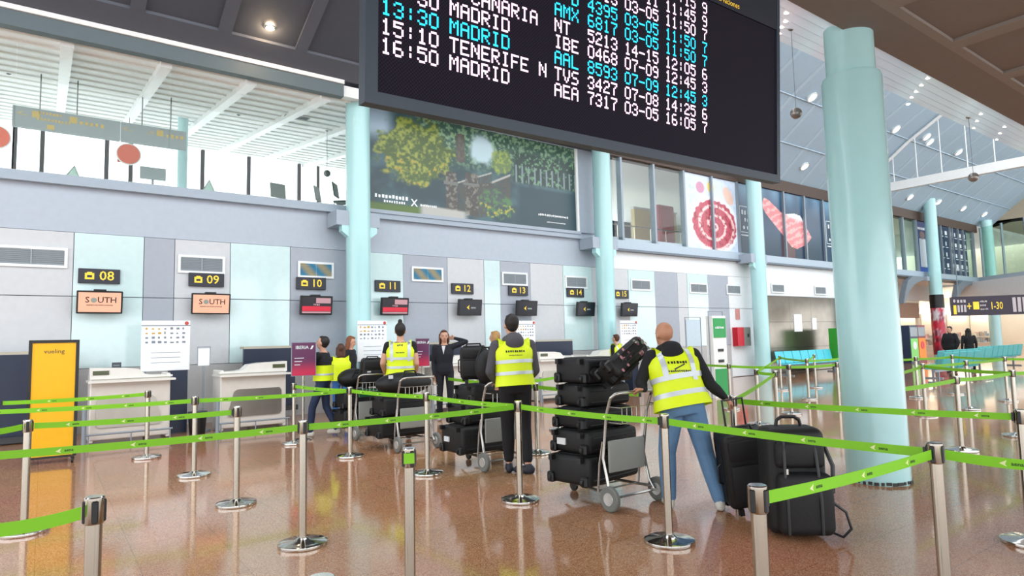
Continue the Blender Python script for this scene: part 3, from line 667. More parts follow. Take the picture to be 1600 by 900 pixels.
dx = [(1.24, 0, 'white check-in desk below sign 08, beside the yellow board'), (3.24, 1, 'white check-in desk below sign 09'), (6.27, 0, 'white check-in desk below sign 10 behind the luggage carts'), (7.64, 1, 'white check-in desk beside the woman in the dark suit'),
      (9.1, 0, 'white check-in desk hidden behind the man in the grey hood'), (10.7, 0, 'white check-in desk just right of the man in the grey hood'), (12.35, 1, 'white check-in desk behind the small person in a yellow vest'), (15.2, 0, 'white check-in desk behind the bald man')]
for x, fl, lb in dx: desk(x, fl, lb)
# dark luggage-belt backs between pairs of desks
for x0, x1, z0, z1, lb in ((-3.0, .42, .12, 1.5, 'dark navy luggage belt housing left of desk 08'), (3.35, 4.4, .3, 1.5, 'dark navy luggage belt housing behind desk 09'), (7.0, 8.6, .3, 1.5, 'dark navy luggage belt housing behind the woman in the dark suit'), (11.0, 12.35, .3, 1.5, 'dark navy luggage belt housing below sign 14')):
    t = thing('belt_housing', lb, 'belt housing', ((x0+x1)/2, 13.95, 0), group='belt housings'); h = (x1-x0)/2
    MB().b2((-h, 0, z0), (h, .1, z1)).build('back_panel', M_navy, t)
    MB().b2((-h, -.0, z1), (h, .35, z1+.05)).build('belt_edge', mat('belt_cream', '#b9b3a2', .6), t)
    MB().b2((-h, -.2, z0-.1), (h, .0, z0)).build('belt', mat('belt_rubber', '#3c3e42', .6), t)
    k = MB()
    for e in (-h+.05, h-.09): k.b2((e, -.15, 0), (e+.05, -.1, z0-.1))
    k.build('legs', M_mull, t, kind='stuff')
# info boards on stands
M_brd = mat('board_white', '#f0f3f6', .35); M_bpr = mat('board_print', '#7c8794', .6); M_bgold = mat('board_gold', '#c9a13a', .6)
def info(x, y, w, h, zb, lb, ped=True):
    t = thing('info_board', lb, 'notice board', (x, y, 0), group='white notice boards behind the desks')
    MB().rbox((0, 0, zb+h/2), (w, .04, h), .008, 1).build('panel', M_brd, t)
    r3 = random.Random(int(x*10)); q = MB(); g = MB()
    q.b2((-w/2, -.024, zb+h-.1), (w/2, -.021, zb+h-.085))
    for i in range(7):
        for j in range(4):
            xx = -w*.42+i*w*.125; zz = zb+h*.82-j*h*.09
            (g if (i < 3 and j < 2) else q).b2((xx, -.024, zz), (xx+w*(.03+.05*r3.random()), -.021, zz+h*(.02+.03*r3.random())))
    for j in range(3): q.b2((-w*.3, -.024, zb+h*(.36-j*.1)), (w*.3, -.021, zb+h*(.36-j*.1)+.008))
    q.build('print', M_bpr, t, kind='stuff'); g.build('gold_symbols', M_bgold, t, kind='stuff')
    q = MB(); q.cyl((w*.42, -.022, zb+h-.05), (w*.42, -.026, zb+h-.05), .035, n=14); q.build('red_mark', mat('mark_red', '#c2473f', .5), t)
    if ped: MB().b2((w*.1, -.02, 0), (w*.46, .3, zb)).build('pedestal', M_navy, t)
    for e in (-.4, .4): MB().b2((w*e-.015, .02, 0), (w*e+.015, .05, zb)).build('post', M_mull, t)
info(1.83, 13.3, .8, .92, 1.14, 'white notice board with small symbols between desks 08 and 09')
info(5.92, 13.39, .7, .9, 1.16, 'white notice board behind the person with the hair bun', False)
info(10.25, 13.42, .62, .9, 1.16, 'white notice board behind the man in the grey hood')
info(14.0, 13.3, .72, .9, 1.16, 'white notice board beside the small person in a yellow vest')
# small things on the desks
def small_stand(x, y, z, lb, m, w=.2, h=.3):
    t = thing('desk_stand', lb, 'stand', (x, y, z)); MB().rbox((0, 0, h/2+.01), (w, .03, h), .005, 1).build('panel', m, t); MB().b2((-w/2, -.06, 0), (w/2, .06, .012)).build('foot', M_mull, t)
    q = MB()
    for k in range(4): q.b2((-w*.35, -.0165, .06+k*h*.2), (w*.3, -.015, .08+k*h*.2))
    q.build('print', M_bpr, t, kind='stuff')
small_stand(1.05, 13.15, 1.035, 'dark printed holder on desk 08', mat('holder_dark', '#4b4f56', .5), .14, .28)
t = thing('clip_stand', 'white sheet on a thin tall stand between desks 08 and 09', 'stand', (2.45, 13.2, 0)); MB().cyl((0, 0, 0), (0, 0, 1.2), .015, n=8).cyl((0, 0, 0), (0, 0, .02), .14, n=16).build('pole', M_mull, t); MB().rbox((0, -.02, 1.37), (.2, .02, .32), .004, 1).build('sheet', M_brd, t); MB().tube([(-.1, -.02, 1.2), (-.11, -.02, 1.56), (.11, -.02, 1.56), (.1, -.02, 1.2)], .01, 6).build('frame', M_mull, t)
t = thing('waste_bin', 'dark bin on the floor left of desk 09', 'bin', (2.3, 12.85, 0)); MB().lathe([(.13, 0), (.16, .38), (.15, .38), (.12, .02)], n=16).build('bucket', M_black, t, True); MB().lathe([(.165, .36), (.165, .4), (.15, .4)], n=16).build('rim', M_navy, t, True)
# ================================================================== QUEUE POSTS AND BELTS
M_belt = mat('belt_green', '#7cc414', .55, var=.04); M_bmark = mat('belt_mark_pale', '#dfe6a8', .5); M_bink = mat('belt_mark_dark', '#1f3a12', .6)
HS = .955
_pm = {}
def post_meshes():
    _pm['pole'] = MB().lathe([(.03, .03), (.03, HS-.1)], n=20).mesh('pole')
    _pm['base'] = MB().lathe([(.185, .0), (.188, .012), (.186, .028), (.16, .036), (.06, .044), (.04, .06), (.033, .064)], n=36).mesh('base')
    _pm['head'] = MB().lathe([(.034, HS-.105), (.036, HS-.1), (.036, HS-.008)], n=20).mesh('head')
    _pm['clip'] = MB().rbox((0, -.035, HS-.056), (.024, .012, .088), .004, 1).mesh('clip')
    _pm['cap'] = MB().lathe([(.037, HS-.008), (.037, HS-.002), (.033, HS+.002)], n=20).mesh('cap')
    for k, m, s in (('pole', M_chrome, 1), ('base', M_polish, 1), ('head', M_chrome, 1), ('clip', M_black, 0), ('cap', M_polish, 1)):
        _pm[k].materials.append(m)
        if s:
            _pm[k].polygons.foreach_set('use_smooth', [True]*len(_pm[k].polygons)); _pm[k].set_sharp_from_angle(angle=math.radians(40))
post_meshes()
POSTS = {}
def post(key, label, base=None, top=None, xy=None, face=0.0):
    p = xy if xy is not None else (gnd(*base) if base else gnd(top[0], top[1], HS))
    t = thing('belt_barrier_post', label, 'barrier post', (p[0], p[1], 0), group='steel belt barrier posts')
    for k in ('pole', 'base', 'head', 'cap'):
        o = bpy.data.objects.new(k, _pm[k]); COL.objects.link(o); o.parent = t
    for q in range(4):
        o = bpy.data.objects.new('clip', _pm['clip']); COL.objects.link(o); o.parent = t; o.rotation_euler = (0, 0, face+q*math.pi/2)
    POSTS[key] = t; return t
_n = 0
def belt(a, b, marks=True, z=HS-.055, sag=.012, h=.05):
    """a belt pulled from post a to post b (or to a point)"""
    global _n
    A = POSTS[a].location; B = POSTS[b].location if b in POSTS else Vector((b[0], b[1], 0))
    d = Vector((B.x-A.x, B.y-A.y, 0)); L = d.length; u = d/L; nrm = Vector((u.y, -u.x, 0))
    cv = Vector((-A.x, -A.y, 0))
    if nrm.dot(cv) < 0: nrm = -nrm
    s0, s1 = .045, L-(.045 if b in POSTS else 0); N = 10
    def zc(s): q = (s-s0)/(s1-s0); return z-sag*4*q*(1-q)
    m = MB(); th = .0012
    for i in range(N+1):
        s = s0+(s1-s0)*i/N
        for e in (-1, 1):
            for g in (-1, 1):
                p = u*s+nrm*(e*th); m.v.append((p.x, p.y, zc(s)+g*h/2))
    for i in range(N):
        o = i*4; q = o+4
        m.f += [(o, q, q+1, o+1), (o+2, o+3, q+3, q+2), (o+1, q+1, q+3, o+3), (o, o+2, q+2, q)]
    m.f += [(0, 1, 3, 2), (4*N, 4*N+2, 4*N+3, 4*N+1)]
    bo = m.build('belt', M_belt, POSTS[a])
    if marks:
        rgt = u if u.dot(Vector(RT)) > 0 else -u
        tri = MB(); ink = MB(); s = .3; k = 0
        while s < s1-.12:
            c = u*s; zz = zc(s)
            for sd, dirv in ((1, rgt), (-1, -rgt)):
                o = Vector((c.x, c.y, zz))+nrm*(sd*(th+.0008))
                P = lambda x, y: o+dirv*x+Vector((0, 0, y))
                tri.add([P(-.028, -.002), P(.004, .016), P(-.004, -.004), P(.004, -.016)], [(0, 1, 2, 3)])
                put_text(ink, 'aena', .026, P(.045, 0), dirv, ZW, bold=.02, sx=1.05)
            s += .42; k += 1
        if tri.v: tri.build('belt_marks', M_bmark, bo, kind='stuff'); ink.build('belt_lettering', M_bink, bo, kind='stuff')
    hk = MB(); p = u*s1; hk.box((p.x, p.y, zc(s1)), (.014, .03, .06), Matrix.Rotation(math.atan2(u.y, u.x), 3, 'Z')); hk.build('belt_end', M_black, bo)
    return bo

post('s1', 'steel barrier post cut by the bottom edge at the far left', top=(148, 776))
post('s2', 'steel barrier post in front of the yellow board', base=(37, 833))
post('s9', 'steel barrier post between the yellow board and the navy pedestal', base=(229, 716))
post('s6', 'steel barrier post between desks 08 and 09', base=(303, 744))
post('s5', 'steel barrier post where the belt from the yellow board ends', base=(369, 789))
post('s3', 'steel barrier post standing alone on the open floor left of the centre', base=(473, 852))
post('s4', 'front steel barrier post with a green belt clip facing the viewer', top=(639, 700))
post('sA', 'steel barrier post beside the purple sign and the person on the phone', base=(459, 694))
post('s8', 'steel barrier post in front of the left of the two waiting carts', base=(547, 714))
post('s10', 'steel barrier post in front of the right of the two waiting carts', base=(668, 741))
post('s7', 'steel barrier post in front of the man in the grey hood', base=(813, 783))
post('s16', 'steel barrier post just behind the man in the grey hood', base=(840, 709))
post('s17', 'steel barrier post left of the tall stack of suitcases', base=(875, 672))
post('s11', 'steel barrier post in front of the legs of the bald man', base=(1046, 848))
post('s13', 'steel barrier post in front of the big black travel bag', top=(1183, 758))
post('s12', 'steel barrier post at the corner of the front belts, right of the bag', top=(1460, 692))
post('s14', 'steel barrier post at the right edge with its round base in view', base=(1612, 850))
post('s15', 'steel barrier post behind the upright suitcase of the bald man', top=(1145, 618))
for key, bs, lb in (('r1', (1142, 640), 'distant barrier post in front of the green panel'), ('r3', (1186, 664), 'distant barrier post in front of the mint wall column'), ('r4', (1216, 672), 'distant barrier post right of the mint wall column'), ('r5', (1221, 610), 'far barrier post before the left end of the turquoise bench'),
                    ('r6', (1237, 647), 'distant barrier post between bench and travel bag'), ('r7', (1264, 624), 'far barrier post before the middle of the turquoise bench'), ('r8', (1275, 606), 'farthest barrier post before the turquoise bench'), ('r9', (1312, 640), 'distant barrier post close to the left side of the thick column'), ('r10', (1321, 616), 'far barrier post half hidden by the thick column'),
                    ('q1', (1435, 622), 'far barrier post just right of the thick column'), ('q2', (1447, 650), 'distant barrier post just right of the thick column'), ('q3', (1492, 616), 'far barrier post below the seated person in black'), ('q4', (1503, 705), 'barrier post standing behind the corner post on the right'),
                    ('q5', (1515, 640), 'distant barrier post below the dark overhead sign'), ('q6', (1575, 627), 'far barrier post near the right edge'), ('q7', (1590, 682), 'barrier post close behind the right edge post')):
    post(key, lb, base=bs)
belt('s1', tuple(gnd(-40, 832, HS-.055)[:2]))
belt('s2', tuple(gnd(-60, 680, HS-.055)[:2])); belt('s2', 's5')
belt('s9', tuple(gnd(3, 630, HS-.055)[:2])); belt('s6', tuple(gnd(-40, 645, HS-.055)[:2])); belt('s6', 's8')
belt('s3', tuple(gnd(-60, 716, HS-.055)[:2])); belt('s3', 's7'); belt('sA', 's8'); belt('s8', 's10'); belt('s10', 's7'); belt('s7', 's11'); belt('s11', 's12'); belt('s12', 's13')
_d = (POSTS['q4'].location-Vector((7.1, 3.28, 0))).normalized()*.315; belt('q4', (7.1+_d.x, 3.28+_d.y), False); belt('s12', tuple(gnd(1680, 731, HS-.055)[:2])); belt('s15', 's14'); belt('s16', tuple(gnd(700, 592, HS-.055)[:2]), False); belt('s16', tuple(gnd(1000, 616, HS-.055)[:2]), False)
belt('s17', tuple(gnd(820, 596, HS-.055)[:2]), False); belt('s17', tuple(gnd(960, 584, HS-.055)[:2]), False); belt('r1', tuple(gnd(1080, 568, HS-.055)[:2]), False)
for a, b in (('r1', 'r6'), ('r6', 'r9'), ('r3', 'r5'), ('s15', 'r4'), ('r4', 'r3'), ('r7', 'r8'), ('r7', 'r10'), ('r5', 'r7'), ('q1', 'q3'), ('q2', 'q5'), ('q5', 'q6'), ('q2', 'q7'), ('q3', 'q6'), ('q4', 'q7')): belt(a, b, False)
for a, px in (('q7', (1680, 578)), ('q6', (1680, 560)), ('q2', (1400, 585)), ('q1', (1400, 562))): belt(a, tuple(gnd(px[0], px[1], HS-.055)[:2]), False)
# green belt end clipped on the front post, plus the low round base at the bottom edge
_p = POSTS['s4']; cd = Vector((-_p.location.x, -_p.location.y, 0)).normalized()
MB().box(cd*.046+Vector((0, 0, HS-.05)), (.01, .058, .055), Matrix.Rotation(math.atan2(cd.y, cd.x), 3, 'Z')).build('green_clip', M_belt, _p)
post('s0', 'barrier post whose pale cap just shows at the bottom edge', top=(501, 903))

# ------------------------------------------------------------------ yellow rolling board
g = gnd(79, 724); M_ylw = mat('yellow_print', '#f0b400', .45)
t = thing('rolling_board', 'tall yellow advertising board in a black frame on casters', 'advertising board', (g[0], g[1], 0), math.radians(-4))
W2, T2 = .25, 1.7
MB().b2((-W2, -.015, .1), (W2, .015, T2-.04)).build('yellow_panel', M_ylw, t)
for e in (-1, 1): MB().b2((e*W2-.02+.02*e, -.025, .08), (e*W2+.02+.02*e, .025, T2)).build('side_frame', M_black, t)
MB().b2((-W2, -.025, T2-.04), (W2, .025, T2)).build('top_frame', M_black, t)
q = MB(); put_text(q, 'vueling', .085, (0, -.017, 1.54), XW, ZW, bold=.005); q.build('lettering', mat('ink_grey', '#4a4632', .5), t, kind='stuff')
MB().b2((-W2-.02, -.14, .07), (-W2+.02, .2, .1)).b2((W2-.02, -.14, .07), (W2+.02, .2, .1)).b2((-W2, -.02, .07), (W2, .02, .1)).build('foot_frame', M_black, t)
for ex in (-W2, W2):
    for ey in (-.12, .18): MB().lathe([(.012, -.014), (.036, -.012), (.036, .012), (.012, .014)], (ex, ey, .036), 14, 'x').build('caster', M_black, t, True)

# ------------------------------------------------------------------ purple and red airline signs
def grad_print(u, v): return mixc(np.tile(rgb('#c21f4a'), u.shape+(1,)), rgb('#5a1a4c'), step(v, .05, .55))
def airline_sign(x, y, zb, lb, w=.36, h=.5):
    t = thing('airline_sign', lb, 'sign', (x, y, 0), math.radians(-6))
    printed('printed_sheet', t, -w/2, w/2, zb, zb+h, -.012, 6, 24, grad_print, M_print, .02)
    MB().b2((-w/2-.01, -.008, zb-.01), (w/2+.01, .012, zb+h+.01)).build('backing', M_mull, t)
    q = MB(); put_text(q, 'IBERIA', .075, (-.03, -.016, zb+h-.08), XW, ZW, bold=.01); q.add([(.1, -.016, zb+h-.11), (.13, -.016, zb+h-.11), (.16, -.016, zb+h-.05), (.13, -.016, zb+h-.05)], [(0, 1, 2, 3)])
    for k in range(3): q.b2((-w*.4, -.017, zb+h*(.52-.1*k)), (-w*.4+w*(.4-.08*k), -.015, zb+h*(.54-.1*k)))
    q.build('lettering', M_logo, t, kind='stuff')
    MB().cyl((0, .03, .02), (0, .03, zb+h*.6), .018, n=10).build('pole', M_chrome, t, True); MB().lathe([(.15, 0), (.15, .015), (.03, .03)], (0, .03, 0), 24).build('base', M_polish, t, True)
g = gnd(449, 690); airline_sign(g[0]+.26, g[1]+.0, 1.05, 'purple and red airline sign on a post beside the person on the phone', .38, .54)
airline_sign(6.62, 12.35, 1.05, 'purple and red airline sign on a post left of the woman in the dark suit', .3, .58)
# ================================================================== RIGHT PART OF THE HALL
# red hose cabinet on the wall
t = thing('hose_cabinet', 'red and grey wall cabinet under a small red sign', 'cabinet', (21.3, YW-.03, 1.5))
MB().b2((-.4, -.22, -.35), (.0, 0, .35)).build('red_door', mat('cabinet_red', '#c3142b', .35), t); MB().b2((0, -.22, -.35), (.42, 0, .35)).build('grey_door', mat('cabinet_grey', '#8f8d88', .3, .5), t)
MB().b2((.22, -.235, -.02), (.3, -.22, .1)).build('handle', M_black, t)
t = tag(MB().b2((21.15, YW-.05, 2.15), (21.4, YW-.03, 2.55)).build('fire_sign', mat('sign_red', '#c98a84', .5)), 'small reddish sign on the white wall above the hose cabinet', 'sign')
# papers on the steel cladding
for i, (x, z, w, h, lb) in enumerate(((25.15, 1.65, .6, .72, 'large white paper taped to the steel cladding'), (26.55, 1.72, .36, .5, 'small white paper taped to the steel cladding'))):
    tag(MB().b2((x, YW-.045, z), (x+w, YW-.031, z+h)).build('paper_notice', M_brd), lb, 'paper')
t = thing('green_crate', 'bright green panel box standing beside the thick column', 'box', (27.3, 13.5, 0)); MB().b2((-.9, -.3, .5), (.9, .3, 1.75)).build('panel', mat('panel_green', '#2f9a2c', .5), t); MB().b2((-.85, -.25, 0), (.85, .25, .5)).build('base', M_black, t)
# kiosk column with green head and foot
g = gnd(1124, 621)
t = thing('green_kiosk', 'slim white kiosk with green top and bottom near the bald man', 'kiosk', (g[0], g[1], 0))
k = 2.05
MB().b2((-.27, -.1, 0), (.27, .1, k)).build('body', M_white2, t); MB().b2((-.25, -.112, k-.55), (.25, -.1, k-.06)).build('green_head', mat('kiosk_green', '#169a4a', .4), t); MB().b2((-.25, -.112, .05), (.25, -.1, .72)).build('green_foot', MATS['kiosk_green'], t)
q = MB(); smudge(q, 6, .1, (0, -.116, k-.3), XW, ZW); q.build('lettering', M_logo, t, kind='stuff')
for z in (1.15, .88): MB().b2((-.1, -.115, z), (.12, -.1, z+.07)).build('slot', M_black, t)
MB().tube([(-.29, 0, 0), (-.29, 0, k+.12), (.29, 0, k+.12), (.29, 0, 0)], .015, 8).build('frame', M_mull, t)
# pale board next to the kiosk
t = thing('glass_board', 'pale blue glass board on a frame between bald man and kiosk', 'board', (16.6, 13.0, 0)); MB().rbox((0, 0, 1.65), (.7, .03, .85), .01, 1).build('panel', mat('pale_blue_board', '#b4c6d2', .2), t); MB().tube([(-.38, 0, 0), (-.38, 0, 2.15), (.38, 0, 2.15), (.38, 0, 0)], .015, 8).build('frame', M_mull, t)

# turquoise benches
M_seat = mat('bench_turquoise', '#35b3b8', .4); M_seat2 = mat('bench_cyan', '#57cfe0', .4)
def bench(x, y, n, rz_, lb, m):
    t = thing('waiting_bench', lb, 'bench', (x, y, 0), rz_, group='turquoise waiting benches')
    L = n*.58
    MB().b2((-L/2, -.04, .33), (L/2, .04, .4)).build('beam', M_mull, t)
    for e in (-L/2+.3, L/2-.3): MB().b2((e-.03, -.28, 0), (e+.03, .28, .04)).b2((e-.03, -.03, .03), (e+.03, .03, .36)).build('leg', M_mull, t)
    for i in range(n):
        cx = -L/2+.29+i*.58
        MB().rbox((cx, -.02, .43), (.54, .46, .035), .015, 1).build('seat', m, t)
        MB().rbox((cx, .25, .68), (.54, .035, .46), .015, 1, Matrix.Rotation(-.2, 3, 'X')).build('backrest', m, t)
    return t
bench(24.2, 13.4, 7, 0, 'cyan bench of joined seats along the steel cladding', M_seat2)
bench(25.5, 8.9, 8, math.pi, 'turquoise bench with its back to the viewer right of the thick column', M_seat)
bench(31.2, 9.6, 9, math.pi, 'turquoise bench at the right edge behind the far barrier posts', M_seat)
bench(22.6, 8.0, 5, math.pi, 'turquoise bench nearest to the thick column', M_seat)

# far end: gallery that turns towards the viewer, shops below
c0 = Vector((46.0, YW, 0)); dd = Vector((-math.sin(math.radians(37)), -math.cos(math.radians(37)), 0)); nn_ = Vector((dd.y, -dd.x, 0))
def turn(a, z, d): p = c0+dd*a+nn_*d; return (p.x, p.y, z)
def tb(name, m, par, a0, a1, z0, z1, d0, d1): return MB().prism([(a0, z0), (a1, z0), (a1, z1), (a0, z1)], lambda a, z, d: turn(a, z, d), d0, d1).build(name, m, par)
ew = sempty('wall_right')
tb('sill_panel', MATS['sill_blue_grey'], ew, 0, 14, 4.42, 4.72, -.1, .1); tb('sill_edge', MATS['sill_dark'], ew, 0, 14, 4.34, 4.43, -.15, .1)
for k in range(8): tb('mullion', M_mull, ew, k*1.7+.5, k*1.7+.58, 4.72, 7.7, -.05, .05); tb('pane', M_pane_g, ew, k*1.7+.58, k*1.7+2.2, 4.72, 7.7, -.01, .01)
tb('underside', M_white, ew, -.2, 14, 3.3, 4.36, 1.2, 1.4)
MB().b2((33.2, YW+2.2, 3.42), (46.6, YW+2.5, 4.36)).build('underside', M_white, ew)
o = MB().b2((46.2, YW+.3, 4.3), (70, GB, 4.45)).b2((46.2, 4, 4.3), (70, YW+.3, 4.45)).build('floor_gallery_right', MATS['gallery_floor']); struct(o)
o = MB().b2((48.5, -3, 8.2), (72, YW+1, 8.4)).build('ceiling_right', mat('warm_ceiling', '#b9ab95', .6)); struct(o)
o = MB().b2((62, 2, 4.4), (62.3, GB, 8.3)).build('wall_far', mat('far_wall_cream', '#e3dcc4', .6)); struct(o)
# curved brackets that carry the gallery
for x, lb in ((37.7, 'curved grey bracket left of the red wrapped column'), (44.2, 'curved grey bracket left of the farthest column')):
    t = thing('curved_bracket', lb, 'bracket', (x, YW, 0))
    pts = [(-3.0+3.0*math.sin(a), 2.9+1.4*(1-math.cos(a))) for a in [i*math.pi/2/10 for i in range(11)]]
    pts = [(-2.8, 2.95), (-2.45, 3.35), (-2.0, 3.72), (-1.4, 4.0), (-.7, 4.18), (0, 4.25), (0, 4.4), (-1.6, 4.4), (-2.3, 4.1), (-2.7, 3.5), (-2.95, 2.95)]
    MB().prism(pts, lambda a, z, d: (a, d, z), -.35, -.1).build('arm', mat('bracket_grey', '#7d8791', .45), t)
    MB().b2((-.2, -.45, 4.2), (.1, .1, 4.42)).build('end_plate', M_ledge, t)
# shops under the gallery
M_shopw = mat('shop_cream', '#e9e2d2', .5); M_shopl = mat('shop_light', '#fff4e0', .5, emit=12)
o = MB().b2((33, 21.8, 0), (75, 22, 4.3)).build('wall_shop', M_shopw); struct(o)
o = MB().b2((72.8, -3, 0), (73, 22, 4.3)).build('wall_shop_end', M_shopw); struct(o)
o = MB().b2((33.0, YW+.3, 0), (33.2, 22, 4.3)).build('wall_shop_side', mat('shop_side_tan', '#c3a893', .5)); struct(o)
t = thing('shop_fascia', 'tan fascia board over the shop entrance behind the wrapped column', 'fascia', (38.5, 16.8, 0)); MB().b2((-3.2, 0, 2.35), (4.5, .2, 3.25)).build('board', M_tan, t); MB().b2((-3.2, -.02, 3.25), (4.5, .25, 3.4)).build('cornice', M_shopw, t)
for e in (-3.2, -2.2, 4.3): MB().b2((e, .02, 0), (e+.2, .18, 2.36)).build('post', M_shopw, t)
r5 = random.Random(5)
for i in range(7):                                            # lit shelf bays deep in the shops
    x = 38+i*5.0
    t = thing('shop_shelf', 'lit shop shelf bay with small coloured goods, %s' % ['leftmost under the tan fascia', 'second from the tan fascia', 'below the left of the dark overhead sign', 'below the middle of the overhead sign', 'below the right of the overhead sign', 'near the right picture edge', 'at the far end of the shops'][i], 'shelf', (x, 21.4, 0))
    MB().b2((-2.1, .3, 0), (2.1, .36, 3.0)).build('back_panel', M_shopw, t)
    MB().b2((-2.1, -.1, 2.9), (2.1, .3, 3.0)).build('light_canopy', M_shopl, t)
    for z in (.4, .95): MB().b2((-2.1, 0, z), (2.1, .3, z+.04)).build('shelf_board', M_white2, t)
    cols = {}
    for z in (.44, .99):
        xx = -2.0
        while xx < 1.9:
            w = .12+.25*r5.random(); h = .18+.25*r5.random(); cols.setdefault(r5.choice(['#b8a794', '#8d9a9c', '#c9d3c8', '#c9a29c', '#e6dfc8', '#9fb2c2']), MB()).b2((xx, .05, z), (xx+w, .25, z+h)); xx += w+.05+.2*r5.random()
    for h_, mb in cols.items(): mb.build('goods', mat('goods_'+h_[1:], h_, .5), t, kind='stuff')
for x, y, c1, c2, lb in ((34.6, 14.2, '#2c3c5a', '#7fd06a', 'narrow machine with light green front beside the thick column'), (36.0, 14.4, '#8a3a44', '#f08a24', 'orange and red vending machine beside the thick column')):
    t = thing('vending_machine', lb, 'vending machine', (x, y, 0)); MB().b2((-.45, -.35, 0), (.45, .35, 1.85)).build('housing', mat('vend_'+c1[1:], c1, .4), t)
    MB().b2((-.4, -.37, .1), (.4, -.35, 1.2)).build('front_panel', mat('vend_'+c2[1:], c2, .4, emit=.15), t); MB().b2((-.4, -.37, 1.3), (.4, -.35, 1.75)).build('window', mat('vend_glass', '#9aa7b0', .15), t)
    MB().cyl((0, -.37, .85), (0, -.385, .85), .2, n=20).build('round_mark', M_red if c2 == '#f08a24' else M_white2, t)
# dark overhead direction sign
d_ = ray(1486, 482)/1000; s0 = CAMP+d_*27
ux = Vector((math.sin(math.radians(141)), math.cos(math.radians(141)), 0))
sa = math.atan2(-.80, .60)
t = thing('direction_sign', 'long dark overhead sign with yellow arrows and gate numbers at the right edge', 'sign', (s0[0], s0[1], 2.1), math.radians(-50))
MB().b2((0, -.08, .05), (6.5, .08, .85)).build('panel', mat('sign_plum', '#2c2233', .4), t)
q = MB(); put_text(q, '1-30', .42, (2.35, -.085, .42), XW, ZW, 'LEFT', .01); q.b2((1.32, -.086, .3), (1.68, -.082, .62))
q.b2((.95, -.086, .42), (1.2, -.082, .47)); q.b2((1.05, -.086, .32), (1.1, -.082, .57)); q.b2((.1, -.086, .12), (.28, -.082, .5)); q.build('yellow_marks', M_yel, t, kind='stuff')
q = MB(); q.cyl((.18, -.082, .68), (.18, -.086, .68), .07, n=12); smudge(q, 6, .12, (1.75, -.085, .62), XW, ZW, 'LEFT'); smudge(q, 5, .12, (1.75, -.085, .46), XW, ZW, 'LEFT'); smudge(q, 7, .11, (1.75, -.085, .3), XW, ZW, 'LEFT')
for k in range(3): q.b2((.35+.2*k, -.086, .6), (.48+.2*k, -.082, .72)); q.b2((.35+.2*k, -.086, .2), (.48+.2*k, -.082, .5))
for k in range(4): q.b2((3.7+.3*k, -.086, .15), (3.9+.3*k, -.082, .75))
q.build('white_marks', mat('sign_pale', '#b8b0b4', .5, emit=.1), t, kind='stuff')
t.scale = (.6, 1, 1)
for x in (.5, 5.5): MB().cyl((x, 0, .85), (x, 0, 2.3), .025, n=6).build('hanger', M_mull, t)

# ------------------------------------------------------------------ lamps and pendants
def pendant(p, top, r, lb, m):
    t = thing('pendant_ball', lb, 'pendant', (p[0], p[1], p[2])); MB().ball((0, 0, 0), r, 20).build('ball', m, t, True)
    dz = top-p[2]; MB().cyl((0, 0, r*.9), (0, 0, dz), r*.06, n=6).build('cord', M_mull, t); MB().ball((0, 0, dz), (r*.5, r*.5, r*.4), 12).build('ceiling_rose', m, t, True)
M_ball = mat('pendant_pewter', '#8f8a86', .3, .6); M_balld = mat('pendant_dark', '#4c5450', .4)
p = wl(1244, 177, 3.92); pendant(p, 5.165, .066, 'pewter ball hanging on a long cord beside the flight board', M_ball)
p = wl(1521, 277, 3.99); pendant(p, 5.2, .08, 'pewter ball hanging on a long cord near the white tie beam', M_ball)
for x, y, yt, lb in ((14, 106, 78, 'dark ball lamp in the gallery at the left edge'), (373, 172, 148, 'dark ball lamp in the gallery above the middle windows'), (511, 271, 228, 'small dark ball lamp in the gallery near the column')):
    p = wl(x, y, 17.5); pendant(p, galz(17.5)-.02, .1, lb, M_balld)
def rzp(px, py):
    d = ray(px, py); tt = (7.46+.42*13.45+.03-CAMP[2])/(d[2]+.42*d[1]); return CAMP+d*tt
p = rzp(422, 42); t = thing('ceiling_spotlight', 'glowing warm round spotlight in the dark ceiling', 'spotlight', (p[0], p[1], p[2]))
MB().lathe([(.1, .0), (.12, -.02), (.09, -.03), (.085, .0)], n=24).build('ring', M_polish, t, True); MB().ball((0, 0, -.02), (.075, .075, .05), 16).build('bulb', mat('bulb_warm', '#ffdcae', .5, emit=60), t, True)
l_ = bpy.data.lights.new('spot', 'POINT'); l_.energy = 12; l_.color = (1, .72, .42); l_.shadow_soft_size = .08; lo = bpy.data.objects.new('bulb_light', l_); COL.objects.link(lo); lo.parent = t; lo.location = (0, 0, -.12)
lamps = [(1257, 260), (1422, 308), (1466, 316), (1505, 326), (1538, 335), (1400, 202), (1448, 214), (1453, 222), (1498, 238), (1570, 343), (1590, 350), (1269, 152)]
DLW = ['below the pewter ball beside the flight board', 'first below the tie beam', 'second below the tie beam', 'third below the tie beam', 'nearest the far gable', 'highest one right of the thick column', 'left one of the pair above the tie beam', 'right one of the pair above the tie beam', 'farthest right above the tie beam', 'lowest at the far end', 'at the right edge of the far end', 'above the pewter ball beside the flight board']
